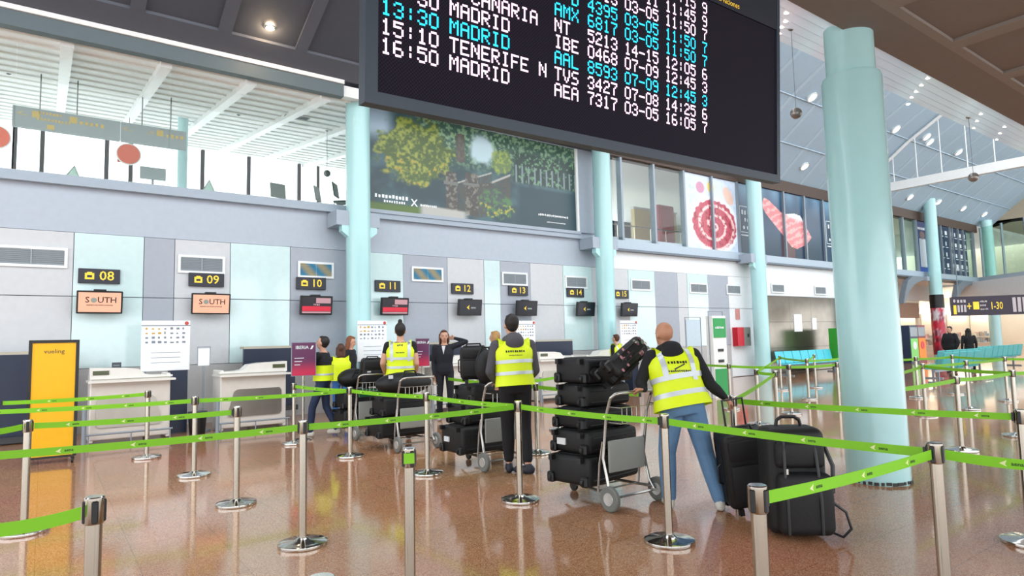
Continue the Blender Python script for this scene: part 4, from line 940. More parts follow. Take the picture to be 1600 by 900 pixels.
for i, (x, y) in enumerate(lamps):
    # march along the ray to the vault
    d = ray(x, y)/1000; s = 10.0; hit = None
    while s < 60:
        q = CAMP+d*s
        if q[1] < 14.6 and q[1] > 8.6 and q[2] > vz(q[1])-.06: hit = q; break
        s += .02
    if hit is None or hit[0] > 48: continue
    t = thing('ceiling_downlight', 'lit downlight in the blue vault, '+DLW[i], 'downlight', (hit[0], hit[1], hit[2]), group='downlights in the blue vault'); R = Matrix.Rotation(-.6, 3, 'X')
    MB().ball((0, 0, -.02), (.15, .15, .05), 14, R).build('lens', M_lamp_glint, t, True); c = MB().lathe([(.2, .02), (.2, -.03), (.15, -.03), (.15, .02)], n=18); c.v = [tuple(R @ Vector(v)) for v in c.v]; c.build('ring', M_white2, t, True)
for pts, lb in (([(1450, 122), (1440, 133), (1432, 143), (1425, 152), (1419, 163)], 'row of glowing dots for lamp reflections on the glossy strip just right of the thick column'), ([(1533, 178), (1527, 189), (1522, 200)], 'middle row of glowing dots for lamp reflections on the glossy strip'), ([(1570, 198), (1563, 208), (1558, 218)], 'row of glowing dots for lamp reflections on the glossy strip nearest the right edge'), ([(1229, 20), (1228, 33), (1222, 42), (1218, 52), (1215, 64)], 'row of glowing dots for lamp reflections on the glossy strip beside the flight board')):
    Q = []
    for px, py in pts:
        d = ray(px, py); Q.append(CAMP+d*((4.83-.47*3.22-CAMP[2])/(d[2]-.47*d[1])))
    t = thing('strip_glint', lb, 'lights', tuple(Q[0]), group='reflection rows on the glossy strip')  # added glowing dots stand in for lamp reflections, no fittings here
    for q in Q: MB().ball(tuple(q-Q[0]), (.03, .03, .012), 10).build('lens', M_lamp_glint, t, True); MB().lathe([(.035, .0), (.038, .012)], tuple(q-Q[0]), 14).build('ring', M_white2, t)  # lens and ring only shape one painted reflection dot
# ------------------------------------------------------------------ things up in the gallery
p0 = wl(20, 165, 17); p1 = wl(290, 230, 17)
t = thing('gallery_sign', 'long grey hanging direction sign with yellow symbols in the upper gallery', 'sign', (p0[0], 17, 0)); L = p1[0]-p0[0]; zt = p0[2]; zb = wl(20, 197, 17)[2]
def gs(a0, a1): return MB().b2((a0, -.06, zb), (a1, .06, zt))
gs(0, L*.59).build('panel', mat('gallery_sign_grey', '#8d9a9c', .5), t); gs(L*.594, L).build('panel', MATS['gallery_sign_grey'], t)
q = MB(); zm = (zt+zb)/2
for a in (.1, .3, .81): q.b2((L*a, -.066, zm+.02), (L*a+.14, -.06, zm+.16))
q.b2((L*.18, -.066, zm-.2), (L*.22, -.06, zm-.1)); smudge(q, 5, .16, (L*.43, -.066, zm+.05), XW, ZW); smudge(q, 4, .16, (L*.93, -.066, zm+.05), XW, ZW)
for a in (.05, .63, .77): put_text(q, '<-' if a < .7 else '->', .2, (L*a, -.066, zm+.06), XW, ZW)
smudge(q, 7, .1, (L*.2, -.066, zm+.14), XW, ZW); smudge(q, 10, .1, (L*.22, -.066, zm), XW, ZW)
q.build('symbols', mat('gallery_sign_yellow', '#c9ad45', .5), t, kind='stuff')
for a in (.14, .34, .72, .9): MB().cyl((L*a, 0, zt), (L*a, 0, galz(17)-.02), .012, n=6).build('rod', M_balld, t)
M_or = mat('orange_disc', '#ea5a2a', .4)
for x, y, lb in ((201, 241, 'orange round sign hanging in the gallery windows'), (-6, 214, 'orange round sign at the left picture edge')):
    p = wl(x, y, 20); t = thing('round_sign', lb, 'sign', tuple(p)); MB().cyl((0, -.03, 0), (0, .03, 0), .27, n=28).build('disc', M_or, t); MB().lathe([(.27, -.02), (.3, -.02), (.3, .02), (.27, .02)], n=28, axis='y').build('rim', M_white2, t); MB().b2((-.26, .03, -.24), (-.05, .05, -.05)).build('red_corner', mat('corner_red', '#c9443e', .5), t); MB().cyl((0, 0, .29), (0, 0, galz(20)-p[2]), .01, n=6).build('cord', M_mull, t)
p = wl(239, 272, 19); t = thing('small_sign', 'small grey sign on a post in the gallery', 'sign', (p[0], p[1], 4.45)); MB().b2((-.3, -.03, p[2]-4.6), (.3, .03, p[2]-4.28)).build('panel', MATS['gallery_sign_grey'], t); MB().cyl((0, .03, 0), (0, .03, p[2]-4.4), .03, n=8).build('post', M_mull, t)
for x, y, lb in ((105, 267, 'green glass pyramid in the gallery left of the round sign'), (318, 287, 'green glass pyramid in the gallery right of the teal post')):
    p = wl(x, y+13, 16.2); t = thing('glass_pyramid', lb, 'pyramid', (p[0], p[1], 4.45)); h = p[2]-4.45+.3
    MB().add([(-.45, -.45, 0), (.45, -.45, 0), (.45, .45, 0), (-.45, .45, 0), (.12, 0, h)], [(0, 1, 4), (1, 2, 4), (2, 3, 4), (3, 0, 4), (3, 2, 1, 0)]).build('glass_faces', mat('pyramid_green', '#a9c9bb', .25), t); MB().tube([(-.45, -.45, 0), (.12, 0, h), (.45, -.45, 0)], .02, 6).build('edge_bars', M_mull, t)
p = wl(285, 250, 19.5); t = thing('column', 'slim teal post inside the gallery', 'column', (p[0], 19.5, 4.45), group='mint columns along the hall'); MB().lathe([(.13, 0), (.13, galz(19.5)-4.45)], n=24).build('shaft', M_cyan, t, True); MB().lathe([(.17, 0), (.17, .06)], n=24).build('base_ring', M_cyan, t, True)
def cafe_chair(px, py, rz_, lb):
    p = wl(px, py, 16.6); t = thing('cafe_chair', lb, 'chair', (p[0], p[1], 4.45), rz_, group='chairs in the upper gallery'); m = mat('chair_dark_green', '#5b6a62', .5); z = p[2]-4.45
    MB().rbox((0, 0, z-.35), (.42, .4, .05), .02, 1).build('seat', m, t); MB().rbox((0, .19, z), (.42, .04, .4), .06, 2, Matrix.Rotation(-.15, 3, 'X')).build('backrest', m, t)
    for ex in (-.18, .18):
        for ey in (-.17, .17): MB().cyl((ex*1.1, ey*1.1, 0), (ex, ey, z-.37), .015, n=6).build('leg', M_mull, t)
cafe_chair(440, 296, .2, 'round-backed chair in the gallery below the vent'); cafe_chair(507, 303, .9, 'left of the two slim chairs beside the first column'); cafe_chair(535, 297, .9, 'right of the two slim chairs beside the first column')
t = thing('ceiling_grille', 'flat grey grille in the bright gallery ceiling', 'grille', (*wl(465, 141, 16.4)[:2], galz(16.4)-.06)); MB().b2((-.3, -.14, 0), (.3, .14, .05)).build('plate', mat('grille_grey', '#9fa59d', .5), t); MB().b2((-.26, -.1, -.008), (.26, -.02, 0)).b2((-.26, .02, -.008), (.26, .1, 0)).build('slots', M_vbk, t, kind='stuff')
# shop glimpsed behind the clear panes
t = thing('red_cabinet', 'red upright cabinet behind the clear gallery panes', 'cabinet', (*wl(1036, 340, 17)[:2], 4.45)); MB().rbox((0, 0, 1.2), (.95, .4, 2.4), .08, 2).build('body', mat('cab_red2', '#b32c3c', .4), t); MB().b2((-.4, -.22, 1.0), (.4, -.2, 2.2)).build('door', mat('cab_red3', '#c8404a', .3), t)
t = thing('yellow_partition', 'cream yellow partition behind the clear gallery panes', 'partition', (21.5, 18.6, 4.45)); MB().b2((-1.3, 0, 0), (1.4, .2, 2.6)).build('panel', mat('part_yellow', '#e8d49a', .5), t); MB().b2((-1.35, -.03, 2.6), (1.45, .23, 2.68)).build('cap', M_white2, t)
t = thing('shop_counter', 'dark shop counter canopy behind the clear gallery panes', 'counter', (18.2, 18.2, 4.45)); MB().b2((-1.6, 0, 1.1), (1.3, .6, 1.85)).build('canopy', mat('canopy_dark', '#3d4a52', .4), t); MB().b2((-1.6, .1, 0), (1.3, .5, .55)).build('cabinet', M_white2, t)
for e in (-1.5, 1.2): MB().b2((e-.04, .25, .5), (e+.04, .33, 1.15)).build('post', M_mull, t)
t = thing('railing', 'thin steel railing behind the clear gallery panes', 'railing', (18.0, 15.6, 4.45)); MB().cyl((-2.9, 0, 1.05), (3.2, 0, 1.05), .025, n=8).build('handrail', M_chrome, t)
for i in range(8): MB().cyl((-2.8+i*.85, 0, 0), (-2.8+i*.85, 0, 1.05), .015, n=6).build('baluster', M_chrome, t)
# ================================================================== LUGGAGE
M_case = mat('case_black', '#08090b', .6, var=.2, scale=40, bump=.15); M_case2 = mat('case_charcoal', '#0c0d11', .65, var=.2, scale=40, bump=.15); M_trim = mat('case_trim', '#101114', .45); M_wheel = mat('wheel_black', '#0e0e10', .5)
M_tagw = mat('tag_white', '#d9dcde', .5)
def frame_matrix(o, ux, uy):
    ux = Vector(ux).normalized(); uy = Vector(uy); uy = (uy-ux*uy.dot(ux)).normalized(); uz = ux.cross(uy)
    return Matrix(((ux.x, uy.x, uz.x, o[0]), (ux.y, uy.y, uz.y, o[1]), (ux.z, uy.z, uz.z, o[2]), (0, 0, 0, 1)))
def suitcase(label, M, w=.46, d=.26, h=.68, m=None, handle=0.0, floral=False, label_tag=False, group='black suitcases', flush=False):
    """upright case: width x, depth y (front is -y), height z; wheels at z=0"""
    m = m or M_case; t = thing('suitcase', label, 'suitcase', group=group, M=M)
    MB().rbox((0, 0, .05+h/2), (w, d, h), .045, 3).build('shell', m, t, True)
    MB().rbox((0, -d/2+(.012 if flush else -.012), .05+h*.36), (w*.84, .045, h*.5), .02, 2).build('front_pocket', M_case2, t, True)
    MB().rbox((0, -d/2+(.008 if flush else -.004), .05+h*.8), (w*.84, .03, h*.26), .012, 2).build('upper_pocket', M_case2, t, True)
    for y in (-d*.22, d*.3):
        z0, z1, r = .05+.02, .05+h-.02, .045; x = w/2+.002
        MB().tube([(-x, y, z0+.04), (-x, y, z1-.04), (-x+.04, y, z1+.022), (x-.04, y, z1+.022), (x, y, z1-.04), (x, y, z0+.04)], .006, 5).build('piping', M_trim, t)
    MB().tube([(-.1, 0, h+.048), (-.085, 0, h+.085), (.085, 0, h+.085), (.1, 0, h+.048)], .012, 8).build('top_handle', M_trim, t, True)
    MB().tube([(-w/2-.004, 0, h*.5-.08), (-w/2-.03, 0, h*.5-.06), (-w/2-.03, 0, h*.5+.08), (-w/2-.004, 0, h*.5+.1)], .01, 6).build('side_handle', M_trim, t, True)
    for e in (-1, 1):
        MB().rbox((e*(w/2-.05), d/2-.05, .06), (.08, .1, .09), .015, 1).build('corner_guard', M_trim, t)
        MB().lathe([(.015, -.018), (.042, -.015), (.042, .015), (.015, .018)], (e*(w/2-.06), d/2-(.044 if flush else .01), .042), 16, 'x').build('wheel', M_wheel, t, True)
        MB().b2((e*(w/2-.08)-.02, -d/2, 0), (e*(w/2-.08)+.02, -d/2+.05, .055)).build('foot', M_trim, t)
    if handle:
        MB().tube([(-.09, d/2-.05, h), (-.09, d/2-.04, h+handle), (.09, d/2-.04, h+handle), (.09, d/2-.05, h)], .011, 8).build('pull_handle', M_black, t, True)
    if label_tag and flush: MB().b2((-w*.3, -.03, .035), (-w*.08, .03, .052)).build('name_tag', M_tagw, t)
    elif label_tag: MB().b2((-w*.32, -d/2-.04, .05+h*.55), (-w*.16, -d/2-.033, .05+h*.6)).build('name_tag', M_tagw, t)
    if floral:
        r6 = random.Random(9); cs = {}
        for k in range(70):
            x = (r6.random()-.5)*w*.9; z = .1+r6.random()*h*.9; y = (r6.random()-.5)*d*.8; c = r6.choice(['#b87f88', '#d9d2cc', '#7b4a58', '#6f7d6a'])
            mb = cs.setdefault(c, MB())
            f = k % 3
            if f == 0: mb.ball((w/2+.001, y, z), (.003, .022, .014), 6)
            elif f == 1: mb.ball((-w/2-.001, y, z), (.003, .022, .014), 6)
            else: mb.ball((x, -d/2-.034 if z < h*.6 else -d/2-.019, z), (.02, .003, .013), 6)
        for c, mb in cs.items(): mb.build('flower_print', mat('flower_'+c[1:], c, .5), t, kind='stuff')
    return t
def lying(x, y, z, label, L=.7, wd=.46, th=.26, yaw=0.0, **k):
    """case lying flat on its back; wheel end points to -X"""
    ux = Vector((math.sin(yaw), -math.cos(yaw), 0)); up_ = Vector((math.cos(yaw), math.sin(yaw), 0))     # local z (height) -> +X
    uy = up_.cross(ux)                                                                                 # local y -> down/up
    o = Vector((x, y, z))-up_*(L/2+.05)
    M = frame_matrix((o.x, o.y, z+th/2), ux, uy)
    return suitcase(label, M, w=wd, d=th-.012, h=L, flush=True, **k)
# ------------------------------------------------------------------ trolleys
M_tube = mat('trolley_tube', '#b4b2ad', .25, .9); M_ad = mat('trolley_panel_grey', '#8e918c', .45); M_tyre = mat('trolley_tyre', '#6d6f6b', .7); M_hub = mat('trolley_hub', '#c8c8c6', .3, .6)
def trolley(label, x, y, rz_=0, green=False):
    t = thing('luggage_trolley', label, 'trolley', (x, y, 0), rz_, group='luggage trolleys')
    W = .27
    for e in (-1, 1):
        MB().lathe([(.035, -.022), (.1, -.025), (.112, -.015), (.112, .015), (.1, .025), (.035, .022)], (e*(W+.045), 0, .112), 28, 'x').build('wheel', M_tyre, t, True)
        MB().lathe([(.0, -.028), (.055, -.03), (.06, -.02), (.06, .02), (.055, .03), (.0, .028)], (e*(W+.045), 0, .112), 20, 'x').build('hub', M_hub, t, True)
        MB().tube([(e*W, 0, .12), (e*W, .06, .2), (e*W, .12, .45), (e*W, .06, .85), (e*W, .0, 1.0)], .014, 8).build('side_tube', M_tube, t, True)
        MB().tube([(e*W, .02, .14), (e*(W-.06), .5, .14), (e*.1, .85, .13)], .014, 8).build('base_tube', M_tube, t, True)
        MB().tube([(e*W, .2, .14), (e*W, .17, .4), (e*W, .12, .6)], .01, 8).build('brace', M_tube, t, True)
    MB().tube([(-W, 0, 1.0), (-W+.02, -.04, 1.035), (-W+.07, -.06, 1.045), (W-.07, -.06, 1.045), (W-.02, -.04, 1.035), (W, 0, 1.0)], .016, 10).build('handle_bar', M_tube, t, True)
    MB().cyl((-W-.04, 0, .112), (W+.04, 0, .112), .012, n=8).build('axle', M_tube, t)
    b = MB()
    for z in (.78, .92): b.tube([(-W, .03, z), (-W, -.12, z), (W, -.12, z), (W, .03, z)], .006, 6)
    for k in range(9):
        xx = -W+.02+k*(2*W-.04)/8; b.tube([(xx, .05, .78), (xx, -.12, .78), (xx, -.12, .92)], .004, 5)
    b.build('wire_basket', M_tube, t, kind='stuff')
    MB().rbox((0, .085, .46), (2*W-.07, .025, .29), .04, 3).build('ad_panel', M_ad, t, True)
    if green: MB().rbox((0, .05, .74), (2*W-.04, .02, .13), .01, 1).build('green_panel', mat('trolley_green', '#0f5a34', .4), t)
    for k in range(4): MB().cyl((-W+.04, .2+k*.17, .145), (W-.04-k*.05, .2+k*.17, .145), .008, n=6).build('deck_bar', M_tube, t)
    MB().lathe([(.012, -.014), (.05, -.014), (.05, .014), (.012, .014)], (0, .84, .05), 16, 'x').build('front_caster', M_wheel, t, True)
    return t
# bald man's trolley
trolley('luggage trolley pushed by the bald man with a tall stack of black suitcases', 4.44, 4.22)
BX, BY = 4.46, 4.77
lying(BX, BY, .165, 'big black suitcase at the bottom of the stack before the bald man', .8, .52, .28, math.radians(8), label_tag=False)
lying(BX+.02, BY, .45, 'black suitcase second from the bottom of the bald man\'s stack', .74, .5, .22, math.radians(5), label_tag=True)
lying(BX+.03, BY+.02, .675, 'black suitcase in the middle of the bald man\'s stack', .68, .46, .2, math.radians(2), m=M_case2)
lying(BX+.06, BY+.04, .88, 'black suitcase second from the top of the bald man\'s stack', .62, .44, .22, math.radians(0))
lying(BX+.1, BY+.06, 1.105, 'black suitcase lying on top of the bald man\'s stack', .68, .46, .25, math.radians(4), m=M_case2)
tl = math.radians(38)
_uz = Vector((.86, .0, .51)); _uy = Vector((-.45, .45, .76)); _uy = (_uy-_uz*_uy.dot(_uz)).normalized(); _ux = _uy.cross(_uz)
suitcase('small flower-printed suitcase leaning at the top of the bald man\'s trolley', frame_matrix((4.26, 4.40, 1.17), _ux, _uy), w=.32, d=.19, h=.5, floral=True)
# hooded man's trolley
trolley('luggage trolley pushed by the man in the grey hood', 4.58, 6.46)
lying(4.5, 6.98, .165, 'black suitcase with a white name tag low on the grey-hooded man\'s trolley', .74, .52, .34, 0, label_tag=True)
lying(4.56, 7.0, .51, 'black suitcase in the middle of the grey-hooded man\'s trolley', .66, .48, .26, 0)
lying(4.62, 7.02, .775, 'black suitcase near the top of the grey-hooded man\'s trolley', .58, .44, .22, .05, m=M_case2)
suitcase('upright black suitcase on top of the grey-hooded man\'s trolley', frame_matrix((4.56, 7.1, 1.01), (.8, -.6, 0), (.6, .8, .1)), w=.34, d=.22, h=.42)
t = thing('duffel_bag', 'soft black bag piled beside the grey-hooded man\'s shoulder', 'bag', (4.5, 6.74, 1.005)); MB().ball((0, .0, .22), (.14, .12, .22), 16).build('body', M_case2, t, True); MB().tube([(-.1, 0, .36), (-.05, 0, .46), (.05, 0, .46), (.1, 0, .36)], .012, 8).build('strap', M_trim, t, True)
# two waiting trolleys
trolley('right of the two waiting trolleys with a grey panel facing the viewer', 4.41, 8.4)
lying(4.36, 8.95, .165, 'large black suitcase at the bottom of the right waiting trolley', .78, .5, .3, 0); lying(4.4, 8.95, .475, 'black suitcase in the middle of the right waiting trolley', .72, .48, .28, 0, m=M_case2)
t = thing('duffel_bag', 'long soft black bag lying on top of the right waiting trolley', 'bag', (4.42, 8.85, .77)); MB().ball((0, 0, .17), (.46, .24, .17), 20).build('body', M_case, t, True); MB().tube([(-.15, -.2, .22), (-.08, -.2, .36), (.08, -.2, .36), (.15, -.2, .22)], .014, 8).build('strap', M_trim, t, True); MB().b2((-.33, -.2, .26), (-.27, -.17, .31)).build('white_tag', M_tagw, t)
trolley('left of the two waiting trolleys with a green strip above its grey panel', 4.43, 9.95, 0, True)
lying(4.42, 10.48, .165, 'large black suitcase at the bottom of the left waiting trolley', .78, .5, .3, 0); lying(4.42, 10.5, .475, 'black suitcase in the middle of the left waiting trolley', .74, .48, .3, 0, m=M_case2)
t = thing('duffel_bag', 'wide soft black bag on top of the left waiting trolley', 'bag', (4.36, 10.64, .79)); MB().ball((0, 0, .17), (.28, .24, .17), 20).build('body', M_case, t, True); MB().tube([(-.12, -.22, .2), (-.06, -.22, .32), (.06, -.22, .32), (.12, -.22, .2)], .014, 8).build('strap', M_trim, t, True)
suitcase('dark cabin bag with a red and white label on the left waiting trolley', frame_matrix((4.5, 10.2, .79), (1, -.2, 0), (.2, 1, .12)), w=.36, d=.24, h=.46, label_tag=True)
# upright case pulled by the bald man and the free-standing bag
g = gnd(1154, 806)
suitcase('tall black suitcase on wheels pulled behind the bald man', frame_matrix((g[0]+.19, g[1]+.0, .04), (.79, -.58, .13), (.58, .8, .12)), w=.42, d=.3, h=.64, handle=.3, m=M_case)
g = gnd(1248, 842)
bx, by = g[0]+.12, g[1]+.1
t = thing('travel_bag', 'big black wheeled travel bag with straps standing alone on the floor', 'travel bag', (bx, by, 0), math.radians(-42))
MB().rbox((0, 0, .42), (.44, .32, .8), .07, 4).build('body', M_case, t, True)
MB().rbox((.03, -.19, .27), (.4, .16, .46), .065, 4).build('lower_pocket', M_case2, t, True)
MB().rbox((.01, -.17, .63), (.36, .1, .2), .04, 3).build('upper_pocket', M_case2, t, True)
MB().tube([(-.1, .02, .8), (-.085, .02, .865), (-.05, .02, .89), (.05, .02, .89), (.085, .02, .865), (.1, .02, .8)], .014, 8).build('top_handle', M_trim, t, True)
MB().tube([(.2, -.12, .72), (.24, -.2, .55), (.23, -.2, .35)], .016, 6).build('side_strap', M_trim, t, True)
MB().tube([(.2, -.2, .3), (.3, -.24, .22), (.33, -.24, .1), (.27, -.24, .04), (.2, -.22, .07)], .011, 6).build('hanging_strap', M_trim, t, True)
MB().b2((-.12, -.275, .5), (-.105, -.265, .54)).build('zip_pull', M_polish, t)
for e in (-1, 1):
    MB().tube([(e*.12, -.27, .06), (e*.12, -.275, .3), (e*.12, -.24, .5), (e*.11, -.2, .75)], .012, 6).build('compression_strap', M_trim, t, True)
    MB().lathe([(.015, -.02), (.045, -.018), (.045, .018), (.015, .02)], (e*.18, .14, .045), 16, 'x').build('wheel', M_wheel, t, True)
# ================================================================== PEOPLE
M_skin = mat('skin_light', '#c99880', .5, var=.05); M_skin2 = mat('skin_tan', '#b98468', .5, var=.05)
M_vest = mat('vest_yellow', '#d6ea0c', .55, var=.05, scale=14, emit=.06); M_refl = mat('reflective_band', '#c4cbd0', .3, .2); M_lips = mat('lips', '#9a4a48', .5); M_eye = mat('eye_dark', '#1a1412', .3)
def caps(mb, a, b, ra, rb, n=14):
    a = Vector(a); b = Vector(b); d = b-a; L = d.length
    if L < 1e-5: return mb.ball(a, ra, n)
    d /= L; pts = []; rs = []
    for k in range(4): th = math.pi/2*(1-k/4); pts.append(a-d*ra*math.sin(th)); rs.append(max(ra*math.cos(th), .0008))
    pts += [a, b]; rs += [ra, rb]
    for k in range(1, 5): th = math.pi/2*k/4; pts.append(b+d*rb*math.sin(th)); rs.append(max(rb*math.cos(th), .0008))
    return mb.tube(pts, rs, n)
def ring(c, rx, ry, n=28, R=None, p=2.3):
    out = []
    for i in range(n):
        a = 2*math.pi*i/n; ca, sa_ = math.cos(a), math.sin(a)
        v = Vector((rx*math.copysign(abs(ca)**(2/p), ca), ry*math.copysign(abs(sa_)**(2/p), sa_), 0)); out.append((R @ v if R is not None else v)+Vector(c))
    return out
def remesh(mb, name, voxel, smooth=6):
    me = mb.mesh(name); ob = bpy.data.objects.new(name, me); COL.objects.link(ob)
    md = ob.modifiers.new('r', 'REMESH'); md.mode = 'VOXEL'; md.voxel_size = voxel; md.use_smooth_shade = True
    sm = ob.modifiers.new('s', 'SMOOTH'); sm.factor = .5; sm.iterations = smooth
    bpy.context.view_layer.update(); dg = bpy.context.evaluated_depsgraph_get(); out = bpy.data.meshes.new_from_object(ob.evaluated_get(dg))
    bpy.data.objects.remove(ob); bpy.data.meshes.remove(me); out.name = name; return out
def hand_prims(P, w, d, pn, curl, side, k=1.0, tagname='skin'):
    """w wrist, d pointing direction, pn palm normal, fingers curl towards pn"""
    d = Vector(d).normalized(); pn = Vector(pn); pn = (pn-d*pn.dot(d)).normalized(); s = d.cross(pn)*side
    w = Vector(w); c = w+d*.045*k
    for q in (-.026, -.009, .009, .026): P.append((w+s*q*.7*k, w+d*.085*k+s*q*k, .016*k, .014*k, tagname))
    for q, L in ((-.03, .066), (-.01, .078), (.011, .072), (.031, .055)):
        a = w+d*.09*k+s*q*1.08*k; dirv = d; r = .0088*k
        for j, f in enumerate((.45, .32, .25)):
            ang = curl*(.55, .75, .6)[j]; ax = d.cross(pn); dirv = (Matrix.Rotation(ang, 3, ax) @ dirv)
            b = a+dirv*L*f*k; P.append((a, b, r, r*.92, tagname)); a = b; r *= .93
    a = w+d*.03*k-s*.03*k; b = a+(d*.6-s*.62+pn*.35).normalized()*.038*k; c2 = b+(d*.85-s*.12+pn*.55*min(1, curl+.3)).normalized()*.032*k
    P.append((a, b, .013*k, .011*k, tagname)); P.append((b, c2, .0105*k, .009*k, tagname))
DEF = dict(pelvis=(0, 0, .96), chest=(0, 0, 1.27), neck=(0, -.005, 1.46), head=(0, .02, 1.61),
           sL=(-.185, 0, 1.4), eL=(-.235, -.03, 1.12), wL=(-.24, .06, .87), sR=(.185, 0, 1.4), eR=(.235, -.03, 1.12), wR=(.24, .06, .87),
           hL=(-.09, 0, .93), kL=(-.105, .02, .5), aL=(-.11, -.02, .085), hR=(.09, 0, .93), kR=(.105, .02, .5), aR=(.11, -.02, .085), fL=0.0, fR=0.0)
def person(label, loc, rotz, J=None, k=1.0, top=None, pants=None, shoe=None, skin=None, sleeve='long', girth=1.0, face=0.0, voxel=.011, hands=None, vest=None, hair=None, hood=None, shoe_sole=None, nod=0.0, skirt=False, bare_ankle=False, baggy=1.0):
    J = {**DEF, **(J or {})}; V = {a: (Vector(b) if isinstance(b, tuple) else b) for a, b in J.items()}
    t = thing('person', label, 'person', loc, rotz); skin = skin or M_skin; hands = hands or {}
    P = []                                                # (a, b, ra, rb, tag)
    pv, ch, nk, hd = V['pelvis'], V['chest'], V['neck'], V['head']; g = girth
    slv = {'long': 'top', 'short': 'skin'}[sleeve]
    for s in 'LR':
        e = -1 if s == 'L' else 1
        sh, el, wr = V['s'+s], V['e'+s], V['w'+s]
        P.append((ch+(sh-ch)*.45+Vector((0, 0, .03)), sh, .075*g, .062*g, 'top'))
        P.append((sh, sh+(el-sh)*.45, .062*g, .056*g, 'top')); P.append((sh+(el-sh)*.45, el, .056*g, .047*g, slv))
        P.append((el, el+(wr-el)*.4, .047*g, .046*g, slv)); P.append((el+(wr-el)*.4, wr, .046*g, .032, slv)); P.append((el+(wr-el)*.93, wr+(wr-el)*.03, .027, .026, 'skin'))
        hp = hands.get(s, {}); dv = hp.get('d') or (wr-el); hand_prims(P, wr, dv, hp.get('n') or (-e, .2, 0), hp.get('curl', .35), e)
        hp_, kn, an = V['h'+s], V['k'+s], V['a'+s]
        P.append((hp_, kn, .092*g*(1+(baggy-1)*.4), .066*baggy, 'pants')); P.append((kn, kn+(an-kn)*.35, .066*baggy, .064*baggy, 'pants')); P.append((kn+(an-kn)*.35, an+(kn-an)*(.2 if bare_ankle else .06), .064*baggy, .053*baggy, 'pants'))
        if bare_ankle: P.append((an+(kn-an)*.22, an, .04, .036, 'skin'))
        fa = V['f'+s]; fd = Vector((math.sin(fa), math.cos(fa), 0)); gz = an.z-.085; pt = V.get('pt'+s, 0.0)
        hl = Vector((an.x, an.y, 0))-fd*.035+Vector((0, 0, gz+.042)); to = Vector((an.x, an.y, 0))+fd*.15+Vector((0, 0, max(.034, gz+.034-pt)))
        P.append((an, hl+Vector((0, 0, .01)), .042, .044, 'shoe')); P.append((hl, to, .042, .034, 'shoe')); P.append((hl+fd*.06, to-fd*.01+Vector((0, 0, .012)), .046, .036, 'shoe'))
    mb = MB()
    # trunk: elliptical sections along pelvis - chest - neck
    up = (ch-pv).normalized(); 
    def sec(c, rx, ry, yawv): 
        z = up; x = yawv-z*yawv.dot(z); x.normalize(); y = z.cross(x); R = Matrix((x, y, z)).transposed(); return ring(c, rx, ry, 28, R)
    shx = (V['sR']-V['sL']).normalized(); hx = (V['hR']-V['hL']).normalized()
    st = [(-.32, .135, .1), (-.1, .172, .125), (.15, .168, .125), (.45, .155, .115), (.75, .168, .125), (1.0, .182, .13), (1.2, .178, .118), (1.38, .14, .095), (1.5, .085, .07), (1.56, .06, .058)]
    rings = []
    for q, rx, ry in st:
        f = min(max(q, 0), 1); c = pv+(ch-pv)*q if q <= 1 else ch+(nk-ch)*((q-1)/.56); rings.append(sec(c, rx*g, ry*g, hx*(1-f)+shx*f))
    mb.loft(rings)
    for a, b, ra, rb, tg in P: caps(mb, a, b, ra, rb, 12 if ra > .02 else 8)
    caps(mb, nk-Vector((0, 0, .04)), hd-Vector((0, .0, .05)), .055, .052); P.append((nk+Vector((0, 0, .0)), hd-Vector((0, 0, .05)), .055, .052, 'skin'))
    Rh = Matrix.Rotation(face, 3, 'Z') @ Matrix.Rotation(nod, 3, 'X')
    def H(x, y, z): return hd+Rh @ Vector((x, y, z))
    mb.ball(H(0, -.012, .025), (.076, .094, .092), 22, Rh); mb.ball(H(0, .018, -.035), (.058, .068, .078), 18, Rh); mb.ball(H(0, .035, -.075), (.036, .04, .035), 12, Rh)
    caps(mb, H(0, .085, .01), H(0, .104, -.022), .009, .014, 8); mb.ball(H(0, .075, .028), (.05, .012, .01), 10, Rh)
    for e in (-1, 1): mb.ball(H(e*.077, -.008, -.01), (.012, .022, .032), 10, Rh)
    P.append((H(0, 0, .03), H(0, 0, -.06), .09, .075, 'skin'))
    me = remesh(mb, 'body', voxel)
    mats_ = {'top': top, 'pants': pants, 'shoe': shoe or M_black, 'skin': skin}; keys = list(mats_)
    for kx in keys: me.materials.append(mats_[kx])
    n = len(me.polygons); cen = np.zeros(n*3); me.polygons.foreach_get('center', cen); cen = cen.reshape(-1, 3)
    best = np.full(n, 1e9); idx = np.zeros(n, int)
    T = [(a, b, ra, rb, tg) for a, b, ra, rb, tg in P]+[(pv+(ch-pv)*.28, ch, .15*g, .17*g, 'top'), (ch, nk-Vector((0, 0, .03)), .15*g, .05, 'top'), (pv, pv+(ch-pv)*.12, .15*g, .15*g, 'pants'), (pv-Vector((.06, 0, .04)), pv+Vector((.06, 0, -.04)), .12, .12, 'pants')]
    for a, b, ra, rb, tg in T:
        a = np.array(a); d = np.array(b)-a; L2 = max(d @ d, 1e-9); s = np.clip((cen-a) @ d/L2, 0, 1)
        dist = np.linalg.norm(cen-a-s[:, None]*d, axis=1)-(ra+(rb-ra)*s); m = dist < best; best[m] = dist[m]; idx[m] = keys.index(tg)
    me.polygons.foreach_set('material_index', idx.astype(np.int32)); me.polygons.foreach_set('use_smooth', [True]*n); me.update()
    body = mk('body', me, None, t)
    for e in (-1, 1):
        MB().ball(H(e*.03, .082, .012), (.011, .006, .006), 8, Rh).build('eye', M_eye, t)
    MB().ball(H(0, .083, -.052), (.02, .008, .006), 8, Rh).build('mouth', M_lips, t)
